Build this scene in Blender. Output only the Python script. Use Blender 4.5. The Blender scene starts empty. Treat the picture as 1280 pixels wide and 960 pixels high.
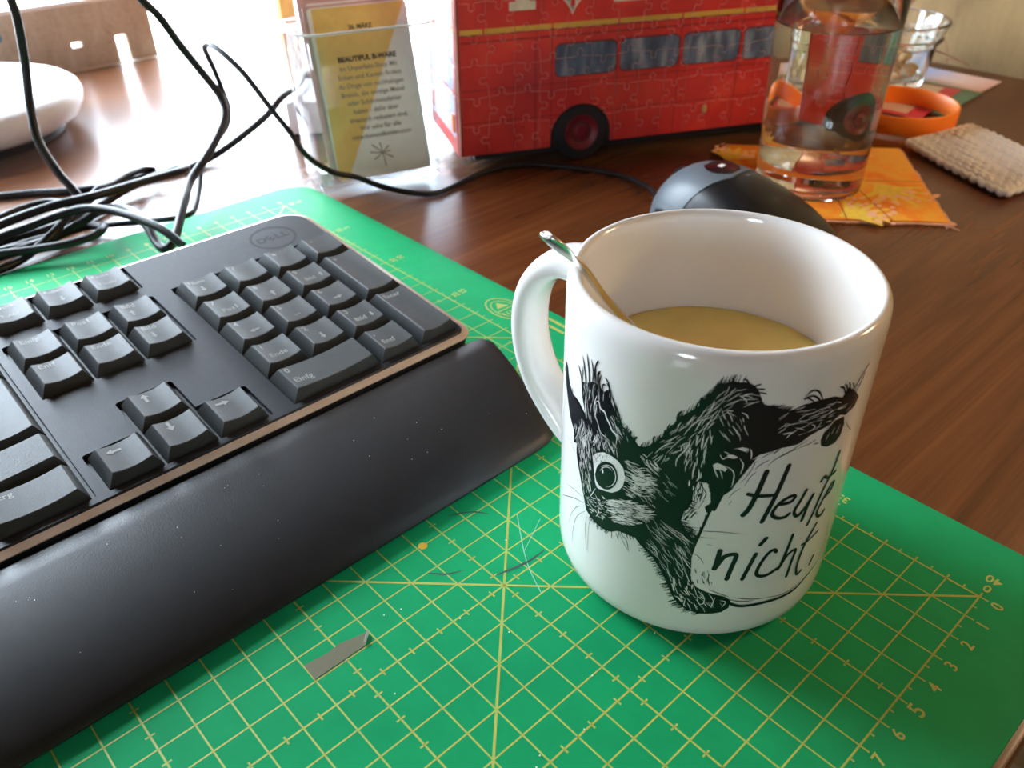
# A desk by a bright window: mug with squirrel print, keyboard on a cutting mat,
# puzzle bus, glass of water.  Built in centimetres (1 unit = 1 cm, z = 0 is the
# top face of the cutting mat), everything is scaled to metres at the very end.
import bpy, bmesh, math, random
from mathutils import Vector, Matrix

SC = bpy.context.scene
COL = SC.collection
random.seed(7)
PI = math.pi
DESK = -0.3

# ---------------------------------------------------------------- camera
cam_d = bpy.data.cameras.new('camera')
cam = bpy.data.objects.new('camera', cam_d)
COL.objects.link(cam)
cam.rotation_mode = 'QUATERNION'
_r = Vector((0.73461937, -0.67840318, -0.01017415))
_u = Vector((0.39654381, 0.41713933, 0.81777001))
_f = Vector((0.55053374, 0.60478418, -0.57545521))
cam.rotation_quaternion = Matrix((( _r.x, _u.x, -_f.x), (_r.y, _u.y, -_f.y), (_r.z, _u.z, -_f.z))).to_quaternion()
cam.location = (-21.55818533, -3.16304374, 19.79225675)
cam_d.sensor_width = 36
cam_d.lens = 36 * 1059.091 / 1280
cam_d.clip_start = 0.01
cam_d.dof.use_dof = True
cam_d.dof.focus_distance = 0.25
cam_d.dof.aperture_fstop = 20
SC.camera = cam

# ---------------------------------------------------------------- light
SKY = 25.0
world = bpy.data.worlds.new('overcast_sky')
SC.world = world
world.use_nodes = True
_bg = world.node_tree.nodes['Background']
_bg.inputs[0].default_value = (0.80, 0.92, 1.06, 1)
_bg.inputs[1].default_value = SKY
SC.view_settings.view_transform = 'Standard'
SC.view_settings.look = 'None'
SC.view_settings.gamma = 1
SC.view_settings.use_curve_mapping = False
SC.view_settings.exposure = 0.36
SC.cycles.use_denoising = True
SC.cycles.max_bounces = 16
SC.cycles.diffuse_bounces = 6
SC.cycles.glossy_bounces = 6
SC.cycles.transmission_bounces = 14
SC.cycles.transparent_max_bounces = 16
SC.cycles.sample_clamp_indirect = 8.0

def portal(name, loc, rot, sx, sy):
    l = bpy.data.lights.new(name, 'AREA')
    l.shape = 'RECTANGLE'
    l.size, l.size_y = sx * .01, sy * .01
    l.cycles.is_portal = True
    o = bpy.data.objects.new(name, l)
    o.location, o.rotation_euler = loc, rot
    COL.objects.link(o)
# window openings: window_1 and window_3 in wall_back, an unseen one added for fill in wall_left
WIN1 = (-50.0, -4.0, -0.5, 76.0)     # x0 x1 z0 z1 at y = 88: the tall part
WIN3 = (-4.0, 35.0, -0.5, 30.0)       # the low part beside it
WIN4 = (35.0, 60.5, -0.5, 40.0)       # the tall part next to wall_right
FILL_WIN = (-80.0, -32.0, 14.0, 54.0)      # y0 y1 z0 z1 at x = -230
portal('window_1_portal', ((WIN1[0] + WIN1[1]) / 2, 95.5, (WIN1[2] + WIN1[3]) / 2), (-PI / 2, 0, 0), WIN1[1] - WIN1[0], WIN1[3] - WIN1[2])
portal('window_3_portal', ((WIN3[0] + WIN3[1]) / 2, 95.5, (WIN3[2] + WIN3[3]) / 2), (-PI / 2, 0, 0), WIN3[1] - WIN3[0], WIN3[3] - WIN3[2])
portal('window_4_portal', ((WIN4[0] + WIN4[1]) / 2, 95.5, (WIN4[2] + WIN4[3]) / 2), (-PI / 2, 0, 0), WIN4[1] - WIN4[0], WIN4[3] - WIN4[2])
portal('fill_window_portal', (-236, (FILL_WIN[0] + FILL_WIN[1]) / 2, (FILL_WIN[2] + FILL_WIN[3]) / 2), (PI / 2, 0, -PI / 2), FILL_WIN[1] - FILL_WIN[0], FILL_WIN[3] - FILL_WIN[2])

fill_d = bpy.data.lights.new('warm_fill', 'POINT')      # unseen warm light, added to brighten the right side of the desk
fill_d.energy = 5.0
fill_d.color = (1.0, .70, .40)
fill_d.shadow_soft_size = .06
fill_o = bpy.data.objects.new('warm_fill', fill_d)
fill_o.location = (50, -24, 40)
COL.objects.link(fill_o)

# ---------------------------------------------------------------- node helpers
class S:
    """socket expression"""
    nt = None
    def __init__(s, k): s.k = k
    def _m(op, a, b=None, c=None):
        n = S.nt.nodes.new('ShaderNodeMath'); n.operation = op
        for i, v in enumerate((a, b, c)):
            if v is None: continue
            if isinstance(v, S): S.nt.links.new(v.k, n.inputs[i])
            else: n.inputs[i].default_value = v
        return S(n.outputs[0])
    def __add__(a, b): return S._m('ADD', a, b)
    __radd__ = __add__
    def __sub__(a, b): return S._m('SUBTRACT', a, b)
    def __rsub__(a, b): return S._m('SUBTRACT', b, a)
    def __mul__(a, b): return S._m('MULTIPLY', a, b)
    __rmul__ = __mul__
    def abs(a): return S._m('ABSOLUTE', a)
    def max(a, b): return S._m('MAXIMUM', a, b)
    def min(a, b): return S._m('MINIMUM', a, b)
    def sqrt(a): return S._m('SQRT', a)
    def mod(a, b): return S._m('FLOORED_MODULO', a, b)
    def lt(a, b): return S._m('LESS_THAN', a, b)
    def gt(a, b): return S._m('GREATER_THAN', a, b)
    def sin(a): return S._m('SINE', a)
    def clamp(a): return a.max(0.0).min(1.0)

class Mat:
    def __init__(self, name):
        self.m = bpy.data.materials.new(name); self.m.use_nodes = True
        self.nt = self.m.node_tree; S.nt = self.nt
        self.b = self.nt.nodes['Principled BSDF']; self.out = self.nt.nodes['Material Output']
        self._tc = None
    def new(self, t): return self.nt.nodes.new(t)
    def link(self, a, b): self.nt.links.new(a.k if isinstance(a, S) else a, b)
    def coord(self, scale=(1, 1, 1), rot=(0, 0, 0)):
        """object coordinates in centimetres"""
        if not self._tc: self._tc = self.new('ShaderNodeTexCoord')
        mp = self.new('ShaderNodeMapping')
        mp.inputs['Scale'].default_value = [100 * c for c in scale]; mp.inputs['Rotation'].default_value = rot
        self.link(self._tc.outputs['Object'], mp.inputs[0])
        return mp.outputs[0]
    def xyz(self):
        n = self.new('ShaderNodeSeparateXYZ'); self.link(self.coord(), n.inputs[0])
        return [S(o) for o in n.outputs]
    def noise(self, sc, scale=(1, 1, 1), detail=3, rough=.5, dist=0):
        n = self.new('ShaderNodeTexNoise'); n.inputs['Scale'].default_value = sc
        n.inputs['Detail'].default_value = detail; n.inputs['Roughness'].default_value = rough
        n.inputs['Distortion'].default_value = dist
        self.link(self.coord(scale), n.inputs['Vector'])
        return S(n.outputs['Fac'])
    def ramp(self, fac, stops):
        n = self.new('ShaderNodeValToRGB'); cr = n.color_ramp
        while len(cr.elements) < len(stops): cr.elements.new(.5)
        for e, (p, c) in zip(cr.elements, stops): e.position = p; e.color = (*c, 1)
        self.link(fac, n.inputs[0]); return n.outputs[0]
    def mix(self, fac, a, b):
        n = self.new('ShaderNodeMix'); n.data_type = 'RGBA'
        for v, i in ((fac, 0), (a, 6), (b, 7)):
            if isinstance(v, (S,)): self.link(v, n.inputs[i])
            elif isinstance(v, (tuple, list)): n.inputs[i].default_value = (*v, 1)
            elif isinstance(v, (int, float)): n.inputs[i].default_value = v
            else: self.nt.links.new(v, n.inputs[i])
        return n.outputs[2]
    def color(self, c):
        if isinstance(c, (tuple, list)): self.b.inputs['Base Color'].default_value = (*c, 1)
        else: self.link(c, self.b.inputs['Base Color'])
        return self
    def set(self, **k):
        for a, v in k.items():
            i = self.b.inputs[a.replace('_', ' ')]
            if isinstance(v, S): self.link(v, i)
            else: i.default_value = v
        return self
    def bump(self, h, strength=.3, dist=.02):
        n = self.new('ShaderNodeBump'); n.inputs['Strength'].default_value = strength
        n.inputs['Distance'].default_value = dist * .01
        self.link(h, n.inputs['Height']); self.link(n.outputs[0], self.b.inputs['Normal'])
        return self

def simple(name, col, rough=.5, vary=.12, nscale=2.0, bump=0, bscale=30, bdist=.02, **k):
    m = Mat(name)
    f = m.noise(nscale)
    lo = tuple(c * (1 - vary) for c in col); hi = tuple(min(1, c * (1 + vary)) for c in col)
    m.color(m.ramp(f, [(.3, lo), (.7, hi)]))
    m.set(Roughness=rough, **k)
    if bump: m.bump(m.noise(bscale, detail=2), bump, bdist)
    return m.m

def clear(name, tint=(.97, .98, .98), ior=1.45, rough=0.02):
    """thin clear sheet: see-through with a Fresnel reflection"""
    m = Mat(name); nt = m.nt; nt.nodes.remove(m.b)
    t = m.new('ShaderNodeBsdfTransparent'); t.inputs[0].default_value = (*tint, 1)
    g = m.new('ShaderNodeBsdfGlossy'); g.inputs['Roughness'].default_value = rough
    lw = m.new('ShaderNodeLayerWeight'); S.nt = nt; f0 = ((ior - 1) / (ior + 1)) ** 2; fr_ = S._m('POWER', S(lw.outputs['Facing']), 5.0) * (.85 - f0) + f0
    mx = m.new('ShaderNodeMixShader')
    nt.links.new(fr_.k, mx.inputs[0]); nt.links.new(t.outputs[0], mx.inputs[1]); nt.links.new(g.outputs[0], mx.inputs[2])
    nt.links.new(mx.outputs[0], m.out.inputs[0])
    return m.m

def glass(name, tint=(1, 1, 1), ior=1.5, rough=0.0):
    m = Mat(name)
    m.color(tint).set(Roughness=rough, IOR=ior, Transmission_Weight=1.0)
    return m.m

# ---------------------------------------------------------------- mesh helpers
class MB:
    def __init__(self): self.v = []; self.f = []
    def add(self, vs, fs):
        o = len(self.v); self.v += [tuple(p) for p in vs]; self.f += [tuple(i + o for i in f) for f in fs]
        return self
    def box(self, x0, x1, y0, y1, z0, z1):
        return self.add([(x0, y0, z0), (x1, y0, z0), (x1, y1, z0), (x0, y1, z0), (x0, y0, z1), (x1, y0, z1), (x1, y1, z1), (x0, y1, z1)],
                        [(3, 2, 1, 0), (4, 5, 6, 7), (0, 1, 5, 4), (1, 2, 6, 5), (2, 3, 7, 6), (3, 0, 4, 7)])
    def prism(self, poly, z0, z1):
        n = len(poly)
        return self.add([(x, y, z0) for x, y in poly] + [(x, y, z1) for x, y in poly],
                        [tuple(range(n - 1, -1, -1)), tuple(range(n, 2 * n))] + [(i, (i + 1) % n, n + (i + 1) % n, n + i) for i in range(n)])
    def rings(self, rs, closed=True, cap0=True, cap1=True):
        n = len(rs[0]); o = len(self.v)
        for r in rs: self.v += [tuple(p) for p in r]
        for k in range(len(rs) - 1):
            for i in range(n if closed else n - 1):
                j = (i + 1) % n
                self.f.append((o + k * n + i, o + k * n + j, o + (k + 1) * n + j, o + (k + 1) * n + i))
        if cap0: self.f.append(tuple(o + i for i in range(n - 1, -1, -1)))
        if cap1: self.f.append(tuple(o + (len(rs) - 1) * n + i for i in range(n)))
        return self
    def lathe(self, prof, seg=64, c=(0, 0), cap0=False, cap1=False):
        rs = [[(c[0] + r * math.cos(2 * PI * i / seg), c[1] + r * math.sin(2 * PI * i / seg), z) for i in range(seg)] for r, z in prof]
        return self.rings(rs, True, cap0, cap1)
    def tube(self, pts, r, seg=10, rf=None, flat=1.0):
        pts = [Vector(p) for p in pts]; rs = []
        t = (pts[1] - pts[0]).normalized()
        n = t.cross(Vector((0, 0, 1)));
        if n.length < .05: n = t.cross(Vector((1, 0, 0)))
        n.normalize()
        for k, p in enumerate(pts):
            t = (pts[min(k + 1, len(pts) - 1)] - pts[max(k - 1, 0)]).normalized()
            n = (n - t * n.dot(t)).normalized(); b = t.cross(n)
            rr = r if rf is None else rf(k / (len(pts) - 1))
            rs.append([p + n * (rr * math.cos(2 * PI * i / seg)) + b * (rr * flat * math.sin(2 * PI * i / seg)) for i in range(seg)])
        return self.rings(rs)
    def mesh(self, name, smooth=35, bevel=0, bseg=2):
        me = bpy.data.meshes.new(name)
        me.from_pydata(self.v, [], self.f)
        bm = bmesh.new(); bm.from_mesh(me)
        bmesh.ops.recalc_face_normals(bm, faces=bm.faces)
        if bevel:
            es = [e for e in bm.edges if len(e.link_faces) == 2 and e.calc_face_angle(0) > math.radians(28)]
            bmesh.ops.bevel(bm, geom=es, offset=bevel, segments=bseg, affect='EDGES', profile=.5, clamp_overlap=True)
        bm.to_mesh(me); bm.free()
        if smooth:
            me.polygons.foreach_set('use_smooth', [True] * len(me.polygons))
            me.set_sharp_from_angle(angle=math.radians(smooth))
        me.update()
        return me
    def obj(self, name, mat, parent=None, **k):
        return mobj(name, self.mesh(name, **k), mat, parent)

def mobj(name, me, mat, parent=None, loc=None, rot=None):
    if mat and not me.materials: me.materials.append(mat)
    o = bpy.data.objects.new(name, me); COL.objects.link(o)
    if parent: o.parent = parent
    if loc: o.location = loc
    if rot: o.rotation_euler = rot
    return o

def tag(o, label, cat, group=None, kind=None):
    o['label'] = label; o['category'] = cat
    if group: o['group'] = group
    if kind: o['kind'] = kind
    return o
def struct(o): o['kind'] = 'structure'; return o
def thing(name, label, cat, loc=(0, 0, 0), rot=(0, 0, 0), group=None):
    o = bpy.data.objects.new(name, None); COL.objects.link(o)
    o.empty_display_size = .01
    o.location, o.rotation_euler = loc, rot
    return tag(o, label, cat, group)

def smooth_path(P, n=8):
    """Catmull-Rom"""
    P = [Vector(p) for p in P]; out = []
    for i in range(len(P) - 1):
        a, b, c, d = P[max(i - 1, 0)], P[i], P[i + 1], P[min(i + 2, len(P) - 1)]
        for k in range(n):
            t = k / n
            out.append(.5 * ((2 * b) + (c - a) * t + (2 * a - 5 * b + 4 * c - d) * t * t + (3 * b - a - 3 * c + d) * t ** 3))
    return out + [P[-1]]

def rrect(x0, x1, y0, y1, r, n=6):
    rr = r if isinstance(r, (tuple, list)) else (r,) * 4
    out = []
    for (cx, cy, a), q in zip(((x0, y0, PI), (x1, y0, 1.5 * PI), (x1, y1, 0), (x0, y1, .5 * PI)), rr):
        ox = cx + (q if cx == x0 else -q); oy = cy + (q if cy == y0 else -q)
        out += [(ox + q * math.cos(a + i * PI / 2 / n), oy + q * math.sin(a + i * PI / 2 / n)) for i in range(n + 1)]
    return out

def bool_cut(me, cut):
    """returns me minus the closed mesh cut"""
    a = bpy.data.objects.new('tmp_a', me); b = bpy.data.objects.new('tmp_b', cut)
    COL.objects.link(a); COL.objects.link(b)
    md = a.modifiers.new('b', 'BOOLEAN'); md.operation = 'DIFFERENCE'; md.object = b; md.solver = 'EXACT'
    dg = bpy.context.evaluated_depsgraph_get()
    out = bpy.data.meshes.new_from_object(a.evaluated_get(dg))
    bpy.data.objects.remove(a); bpy.data.objects.remove(b); bpy.data.meshes.remove(cut)
    return out

_tx = {}
def text_mesh(s, size, extrude=.004, bold=0, align='CENTER', spacing=1.0, res=3):
    k = (s, size, extrude, bold, align, spacing)
    if k in _tx: return _tx[k]
    cu = bpy.data.curves.new('txt', 'FONT'); cu.body = s; cu.size = size; cu.extrude = extrude; cu.offset = bold
    cu.align_x = align; cu.align_y = 'CENTER'; cu.resolution_u = res; cu.space_character = spacing
    o = bpy.data.objects.new('txt', cu); COL.objects.link(o)
    dg = bpy.context.evaluated_depsgraph_get()
    me = bpy.data.meshes.new_from_object(o.evaluated_get(dg)); me.name = 'lettering'
    bpy.data.objects.remove(o)
    _tx[k] = me
    return me

def merge_text(mb, s, size, place, **k):
    """adds the lettering to a MB through place(x, y, z)"""
    me = text_mesh(s, size, **k)
    mb.add([place(*v.co) for v in me.vertices], [tuple(p.vertices) for p in me.polygons])

def stroke2(pts, w, taper=None, n=6):
    """ribbon quads in 2D: list of left/right pairs along a smoothed polyline"""
    P = smooth_path([(x, y, 0) for x, y in pts], n) if len(pts) > 2 else [Vector((*pts[0], 0)).lerp(Vector((*pts[1], 0)), i / 4) for i in range(5)]
    L = []; N = len(P) - 1
    for k, p in enumerate(P):
        t = P[min(k + 1, N)] - P[max(k - 1, 0)]
        t = t.normalized() if t.length > 1e-9 else Vector((1, 0, 0))
        ww = w / 2 * (taper(k / N) if taper else 1)
        nn = Vector((-t.y, t.x, 0)) * ww
        L.append((p + nn, p - nn))
    return L
def ribbon(mb, pts, w, place, taper=None, n=6):
    L = stroke2(pts, w, taper, n); o = len(mb.v)
    for a, b in L: mb.v += [place(a.x, a.y), place(b.x, b.y)]
    mb.f += [(o + 2 * i, o + 2 * i + 1, o + 2 * i + 3, o + 2 * i + 2) for i in range(len(L) - 1)]
def disc(mb, x, y, rx, ry, place, n=14, rot=0):
    c, s = math.cos(rot), math.sin(rot)
    P = [(rx * math.cos(2 * PI * i / n), ry * math.sin(2 * PI * i / n)) for i in range(n)]
    mb.add([place(x + c * a - s * b, y + s * a + c * b) for a, b in P], [tuple(range(n))])
def inside(poly, x, y):
    r = False; j = len(poly) - 1
    for i in range(len(poly)):
        (xi, yi), (xj, yj) = poly[i], poly[j]
        if (yi > y) != (yj > y) and x < (xj - xi) * (y - yi) / (yj - yi) + xi: r = not r
        j = i
    return r
def fill(mb, poly, place, dx=.04):
    """fills a 2D polygon with narrow upright columns (so it can follow a curved wall)"""
    x0 = min(p[0] for p in poly); x1 = max(p[0] for p in poly); n = max(1, int((x1 - x0) / dx)); dx = (x1 - x0) / n
    def cuts(x):
        ys = []
        for i in range(len(poly)):
            (xa, ya), (xb, yb) = poly[i - 1], poly[i]
            if (xa > x) != (xb > x): ys.append(ya + (yb - ya) * (x - xa) / (xb - xa))
        return sorted(ys)
    for k in range(n):
        a = cuts(x0 + (k + .02) * dx); b = cuts(x0 + (k + .98) * dx); m = cuts(x0 + (k + .5) * dx)
        if len(a) != len(b): a = b = m
        for i in range(0, len(a) - 1, 2):
            mb.add([place(x0 + k * dx, a[i]), place(x0 + (k + 1) * dx, b[i]), place(x0 + (k + 1) * dx, b[i + 1]), place(x0 + k * dx, a[i + 1])], [(0, 1, 2, 3)])

# ---------------------------------------------------------------- materials
def wood_mat():
    m = Mat('dark_wood')
    n1 = m.noise(1.0, (.035, .55, .5), 5, .6, 1.2)
    n2 = m.noise(1.0, (.12, 6.0, 3), 4, .6, .3)
    c = m.ramp(n1, [(.25, (.074, .0215, .0065)), (.5, (.124, .0395, .0115)), (.75, (.178, .064, .0190))])
    d = m.ramp(n2, [(.3, (.86, .86, .86)), (.7, (1.1, 1.1, 1.1))])
    mx = m.new('ShaderNodeMix'); mx.data_type = 'RGBA'; mx.blend_type = 'MULTIPLY'; mx.inputs[0].default_value = 1
    m.nt.links.new(c, mx.inputs[6]); m.nt.links.new(d, mx.inputs[7])
    m.color(mx.outputs[2]).set(Roughness=.27, Specular_IOR_Level=.42)
    m.bump(n2, .08, .01)
    return m.m
def wall_mat(name, col, streak):
    m = Mat(name)
    a = m.noise(1.0, (.9, .9, .05), 4, .6)
    b = m.noise(3.0, (1, 1, .6), 3)
    f = a * streak + b * (1 - streak)
    m.color(m.ramp(f, [(.3, tuple(c * .8 for c in col)), (.7, tuple(min(1, c * 1.15) for c in col))])).set(Roughness=.85)
    m.bump(f, .25, .05)
    return m.m
M_WOOD = wood_mat()
M_WALLB = wall_mat('beige_streaked_wall', (.26, .168, .068), .7)
M_WALLW = wall_mat('cream_plaster', (.80, .58, .34), .1)
M_CEIL = simple('wooden_ceiling', (.20, .14, .09), .9, .04)
M_FLOOR = simple('pale_floor', (.30, .25, .20), .5, .1, .2)
M_WHITEP = simple('white_paint', (.82, .82, .8), .45, .03)
M_STONE = simple('pale_terrace', (.75, .72, .66), .8, .08, .3)

# ---------------------------------------------------------------- setting
mb = MB().box(-230, 200, -260, 96, -80, -74); struct(mb.obj('floor', M_FLOOR))
mb = MB().box(-240, 200, -260, 96, 165, 170); struct(mb.obj('ceiling', M_CEIL))
mb = MB().box(58.3, 66, -260, 88, -74, 165); struct(mb.obj('wall_right', M_WALLB))
def holed(mb, ax, c0, c1, a0, a1, z0, z1, h):
    """wall slab with one opening h = (a0 a1 z0 z1); ax = 0 runs along x"""
    for p in ((a0, h[0], z0, z1), (h[1], a1, z0, z1), (h[0], h[1], z0, h[2]), (h[0], h[1], h[3], z1)):
        if ax == 0: mb.box(p[0], p[1], c0, c1, p[2], p[3])
        else: mb.box(c0, c1, p[0], p[1], p[2], p[3])
    return mb
mb = MB()
for a, b, c, d in ((-240, WIN1[0], -74, 165), (WIN4[1], 66, -74, 165), (WIN4[0], WIN4[1], WIN4[3], 165), (WIN1[0], WIN1[1], WIN1[3], 165), (WIN3[0], WIN3[1], WIN3[3], 165), (WIN1[0], WIN4[1], -74, -1.2)): mb.box(a, b, 88, 96, c, d)
struct(mb.obj('wall_back', M_WALLW))
struct(holed(MB(), 1, -240, -230, -260, 88, -74, 165, FILL_WIN).obj('wall_left', M_WALLW))
struct(MB().box(-240, 66, -270, -260, -74, 165).obj('wall_front', M_WALLW))
struct(MB().box(WIN1[0] - 4, WIN4[1] + 2, 79.7, 108, -2.2, -.5).obj('trim_1', M_STONE, bevel=.2))
M_PANE = clear('window_glass', (.99, 1, 1), 1.25)
def window(name, ax, W, c):
    root = bpy.data.objects.new(name, None); COL.objects.link(root); struct(root); root.empty_display_size = .01
    def bx(nm, a0, a1, z0, z1, mat, t):
        m = MB()
        m.box(a0, a1, c - t, c + t, z0, z1) if ax == 0 else m.box(c - t, c + t, a0, a1, z0, z1)
        m.obj(nm, mat, root)
    t = 2.0
    bx('frame', W[0], W[0] + t, W[2], W[3], M_WHITEP, 2); bx('frame', W[1] - t, W[1], W[2], W[3], M_WHITEP, 2)
    bx('frame', W[0] + t, W[1] - t, W[3] - t, W[3], M_WHITEP, 2)
    if ax: bx('frame', W[0] + t, W[1] - t, W[2], W[2] + t, M_WHITEP, 2)
    bx('pane', W[0] + t, W[1] - t, W[2] + (t if ax else 0), W[3] - t, M_PANE, .15)
window('window_1', 0, WIN1, 92)
window('window_3', 0, WIN3, 92)
window('window_4', 0, WIN4, 92)
window('fill_window', 1, FILL_WIN, -235)

# outside
tag(struct(MB().box(-900, 900, 108.2, 1500, -12, -2.6).obj('ground', M_STONE)), 'sunlit pale terrace outside the window', 'terrace')

# ---------------------------------------------------------------- desk
desk = thing('desk', 'dark brown wooden desk under everything, with visible grain', 'desk')
MB().box(-62, 58, -2.76, 79.6, DESK - 2.6, DESK).obj('tabletop', M_WOOD, desk, bevel=.18)
for x in (-56, 52):
    for y in (3, 74): MB().box(x - 3, x + 3, y - 3, y + 3, -74, DESK - 2.6).obj('leg', M_WOOD, desk, bevel=.2)

# ---------------------------------------------------------------- cutting mat
M_MAT = simple('green_mat', (.006, .33, .118), .62, .05, .8, .15, 40, .006, Specular_IOR_Level=.12)
M_YEL = simple('yellow_print', (.36, .42, .07), .5, .05)
M_YELW = simple('worn_yellow_print', (.42, .45, .10), .5, .05)
mat = thing('cutting_mat', 'green cutting mat with yellow grid lines under mug and keyboard', 'cutting mat')
MB().prism(rrect(-27.4, 2.66, -2.5, 42.5, 1.7, 8), DESK + .01, 0).obj('sheet', M_MAT, mat, bevel=.04)
U1, V1 = 25.0, 40.0
def flat(z): return lambda x, y: (x, y, z)
mb = MB(); L1 = flat(.004); L2 = flat(.006)
def ln(u0, v0, u1, v1, w, pl=L1): ribbon(mb, [(-u0, v0), (-u1, v1)], w, pl)
for i in range(26): ln(i, 0, i, V1, .065 if i in (0, 25) else .045 if i % 5 else .052)
for j in range(41): ln(0, j, U1, j, .045 if j % 5 else .052)
for (a, b, c, d) in ((0, 0, 25, 25), (20, 0, 0, 20), (0, 20, 20, 40), (25, 15, 0, 40)): ln(a, b, c, d, .075, L2)
for i in range(26): ln(i, 0, i, -.26, .05)
for i in range(25): ln(i + .5, 0, i + .5, -.13, .05)
for j in range(41): ln(0, j, -.2, j, .06)
for j in range(40): ln(0, j + .5, -.16, j + .5, .05)
for i in range(26): ln(i, V1, i, V1 + .35, .05)
for k in range(5, 25, 5):
    for j in range(40): ln(k - .13, j + .5, k + .13, j + .5, .05)
for k in range(5, 40, 5):
    for i in range(25): ln(i + .5, k - .13, i + .5, k + .13, .05)
mb.obj('printed_grid', M_YEL, mat)
def mt(s, size, x, y, ang, bold=.008):
    mb = MB(); ca, sa = math.cos(ang), math.sin(ang)
    merge_text(mb, s, size, lambda a, b, z: (x + ca * a - sa * b, y + sa * a + ca * b, .004 + max(z, 0) * .3), bold=bold, extrude=.003)
    mb.obj('printed_number', M_YELW, mat, smooth=0)
for i in range(26): mt(str(i), .62 if i % 5 == 0 and i else .48, -i - .01, -.53, 0)
for i in range(26): mt(str(i), .44, -i, V1 + .62, 0)
for j in range(0, 41, 5):
    mt(str(40 - j), .46, .94, j - .03, PI / 2); mt(str(j), .44, .48, j - .03, PI / 2)
# maker's roundel: two rings, a triangle and short bars
mb = MB()
for r0, w in ((1.12, .07), (.82, .05)):
    ring = [(1.28 + r0 * .62 * math.cos(a * PI / 16), 22.35 + r0 * math.sin(a * PI / 16)) for a in range(33)]
    ribbon(mb, ring, w, L1, n=1)
mb.add([L1(1.0, 22.55), L1(1.62, 22.45), L1(1.3, 23.0)], [(0, 1, 2)])
ribbon(mb, [(.75, 22.3), (1.85, 22.3)], .06, L1)
for k in range(5): ribbon(mb, [(.9 + k * .2, 21.75), (.9 + k * .2, 22.1)], .06, L1)
for k, (a, b) in enumerate(((18.6, 20.4), (18.9, 20.4), (19.4, 20.4))): ribbon(mb, [(2.1 - k * .42, a), (2.1 - k * .42, b)], .16, L1)
mb.obj('printed_roundel', M_YELW, mat, smooth=0)
mb2 = MB(); disc(mb2, -10.8, 12.99, .15, .15, flat(.009), 16); mb2.obj('yellow_dot', simple('ochre_paint', (.62, .38, .02), .5), mat, smooth=0)
M_SCR = simple('pencil', (.02, .07, .05), .7)
mb = MB()
for P, w in (([(-9.9, 10.47), (-9.51, 10.36), (-8.81, 10.2), (-8.11, 10.2)], .07), ([(-9.34, 13.5), (-8.64, 13.1), (-8.29, 12.61)], .05), ([(-11.4, 12.0), (-11.0, 11.55), (-10.5, 11.3)], .05)):
    ribbon(mb, P, w, flat(.008), lambda t: .3 + math.sin(PI * t))
mb.obj('pencil_mark', M_SCR, mat)
M_CUT = simple('scratch', (.2, .5, .36), .6)
mb = MB()
ribbon(mb, [(-7.6, 12.0), (-8.8, 10.3), (-9.4, 9.0)], .03, flat(.008)); ribbon(mb, [(-7.2, 11.3), (-8.6, 10.6)], .02, flat(.008))
mb.obj('cut_scratch', M_CUT, mat)

# scrap of tape
M_TAPE = Mat('brown_tape')
M_TAPE.color((.20, .19, .12)).set(Roughness=.35, Alpha=.72)
tp = thing('tape_scrap', 'translucent brownish scrap of tape stuck on the green mat', 'tape')
MB().prism([(-15.98, 11.65), (-16.0, 11.05), (-14.37, 11.05), (-14.08, 11.28), (-14.14, 11.42), (-14.87, 11.6), (-15.3, 11.56)], .009, .022).obj('strip', M_TAPE.m, tp)
MB().rings([[(-14.37 + .31 * t, 11.04 + .26 * t, .022), (-14.31 + .3 * t, 11.06 + .28 * t, .1), (-14.36 + .3 * t, 11.1 + .28 * t, .14)] for t in (0, .5, 1)], False, False, False).obj('curled_end', M_WHITEP, tp)

# ---------------------------------------------------------------- keyboard
U = 1.905
M_KEYB = simple('key_plastic', (.036, .040, .040), .5, .12, 3, .45, 18, .012, Specular_IOR_Level=.42)
M_PLATE = simple('plate_plastic', (.018, .020, .026), .46, .12, 3, .4, 18, .010, Specular_IOR_Level=.26)
M_REST = simple('rest_plastic', (.015, .015, .0165), .42, .12, 1.5, .5, 22, .013, Specular_IOR_Level=.36)
M_CASE = simple('case_plastic', (.012, .012, .013), .5)
M_TRIM = simple('silver_trim', (.74, .62, .52), .38, .04, Metallic=.55)
M_WELL = simple('well_black', (.004, .004, .005), .7)
M_LEG = simple('key_print', (.26, .27, .25), .5)
TILT = math.radians(5.0); KO = Vector((-10.806, 20.213, 1.864))
kb = thing('keyboard', 'black full size keyboard with silver trim lying on the green mat', 'keyboard', KO, (TILT, 0, 0))
def kz(y, wz): return (wz - KO.z - y * math.sin(TILT)) / math.cos(TILT)   # local z of a world height
XL, XR, YB, YT = -37.0, 7.95, -.72, 12.75
OUT = rrect(XL, XR, YB, YT, (.7, .75, 1.25, 1.25), 8)
def inset(d, k=0): return rrect(XL + d, XR - d, YB + d, YT - d, tuple(max(.1, r - d * .8) for r in (.7, .75, 1.25, 1.25)), 8)
MB().rings([[(x, y, kz(y, .05 + (.02 if y > 6 else 0))) for x, y in inset(.25)], [(x, y, -.35) for x, y in inset(.08)], [(x, y, -.16) for x, y in inset(.08)]]).obj('case', M_CASE, kb)
MB().rings([[(x, y, -.16) for x, y in OUT], [(x, y, -.12) for x, y in OUT], [(x, y, -.01) for x, y in inset(.25)], [(x, y, -.16) for x, y in inset(.27)]], cap0=False, cap1=False).obj('silver_trim', M_TRIM, kb)
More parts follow.
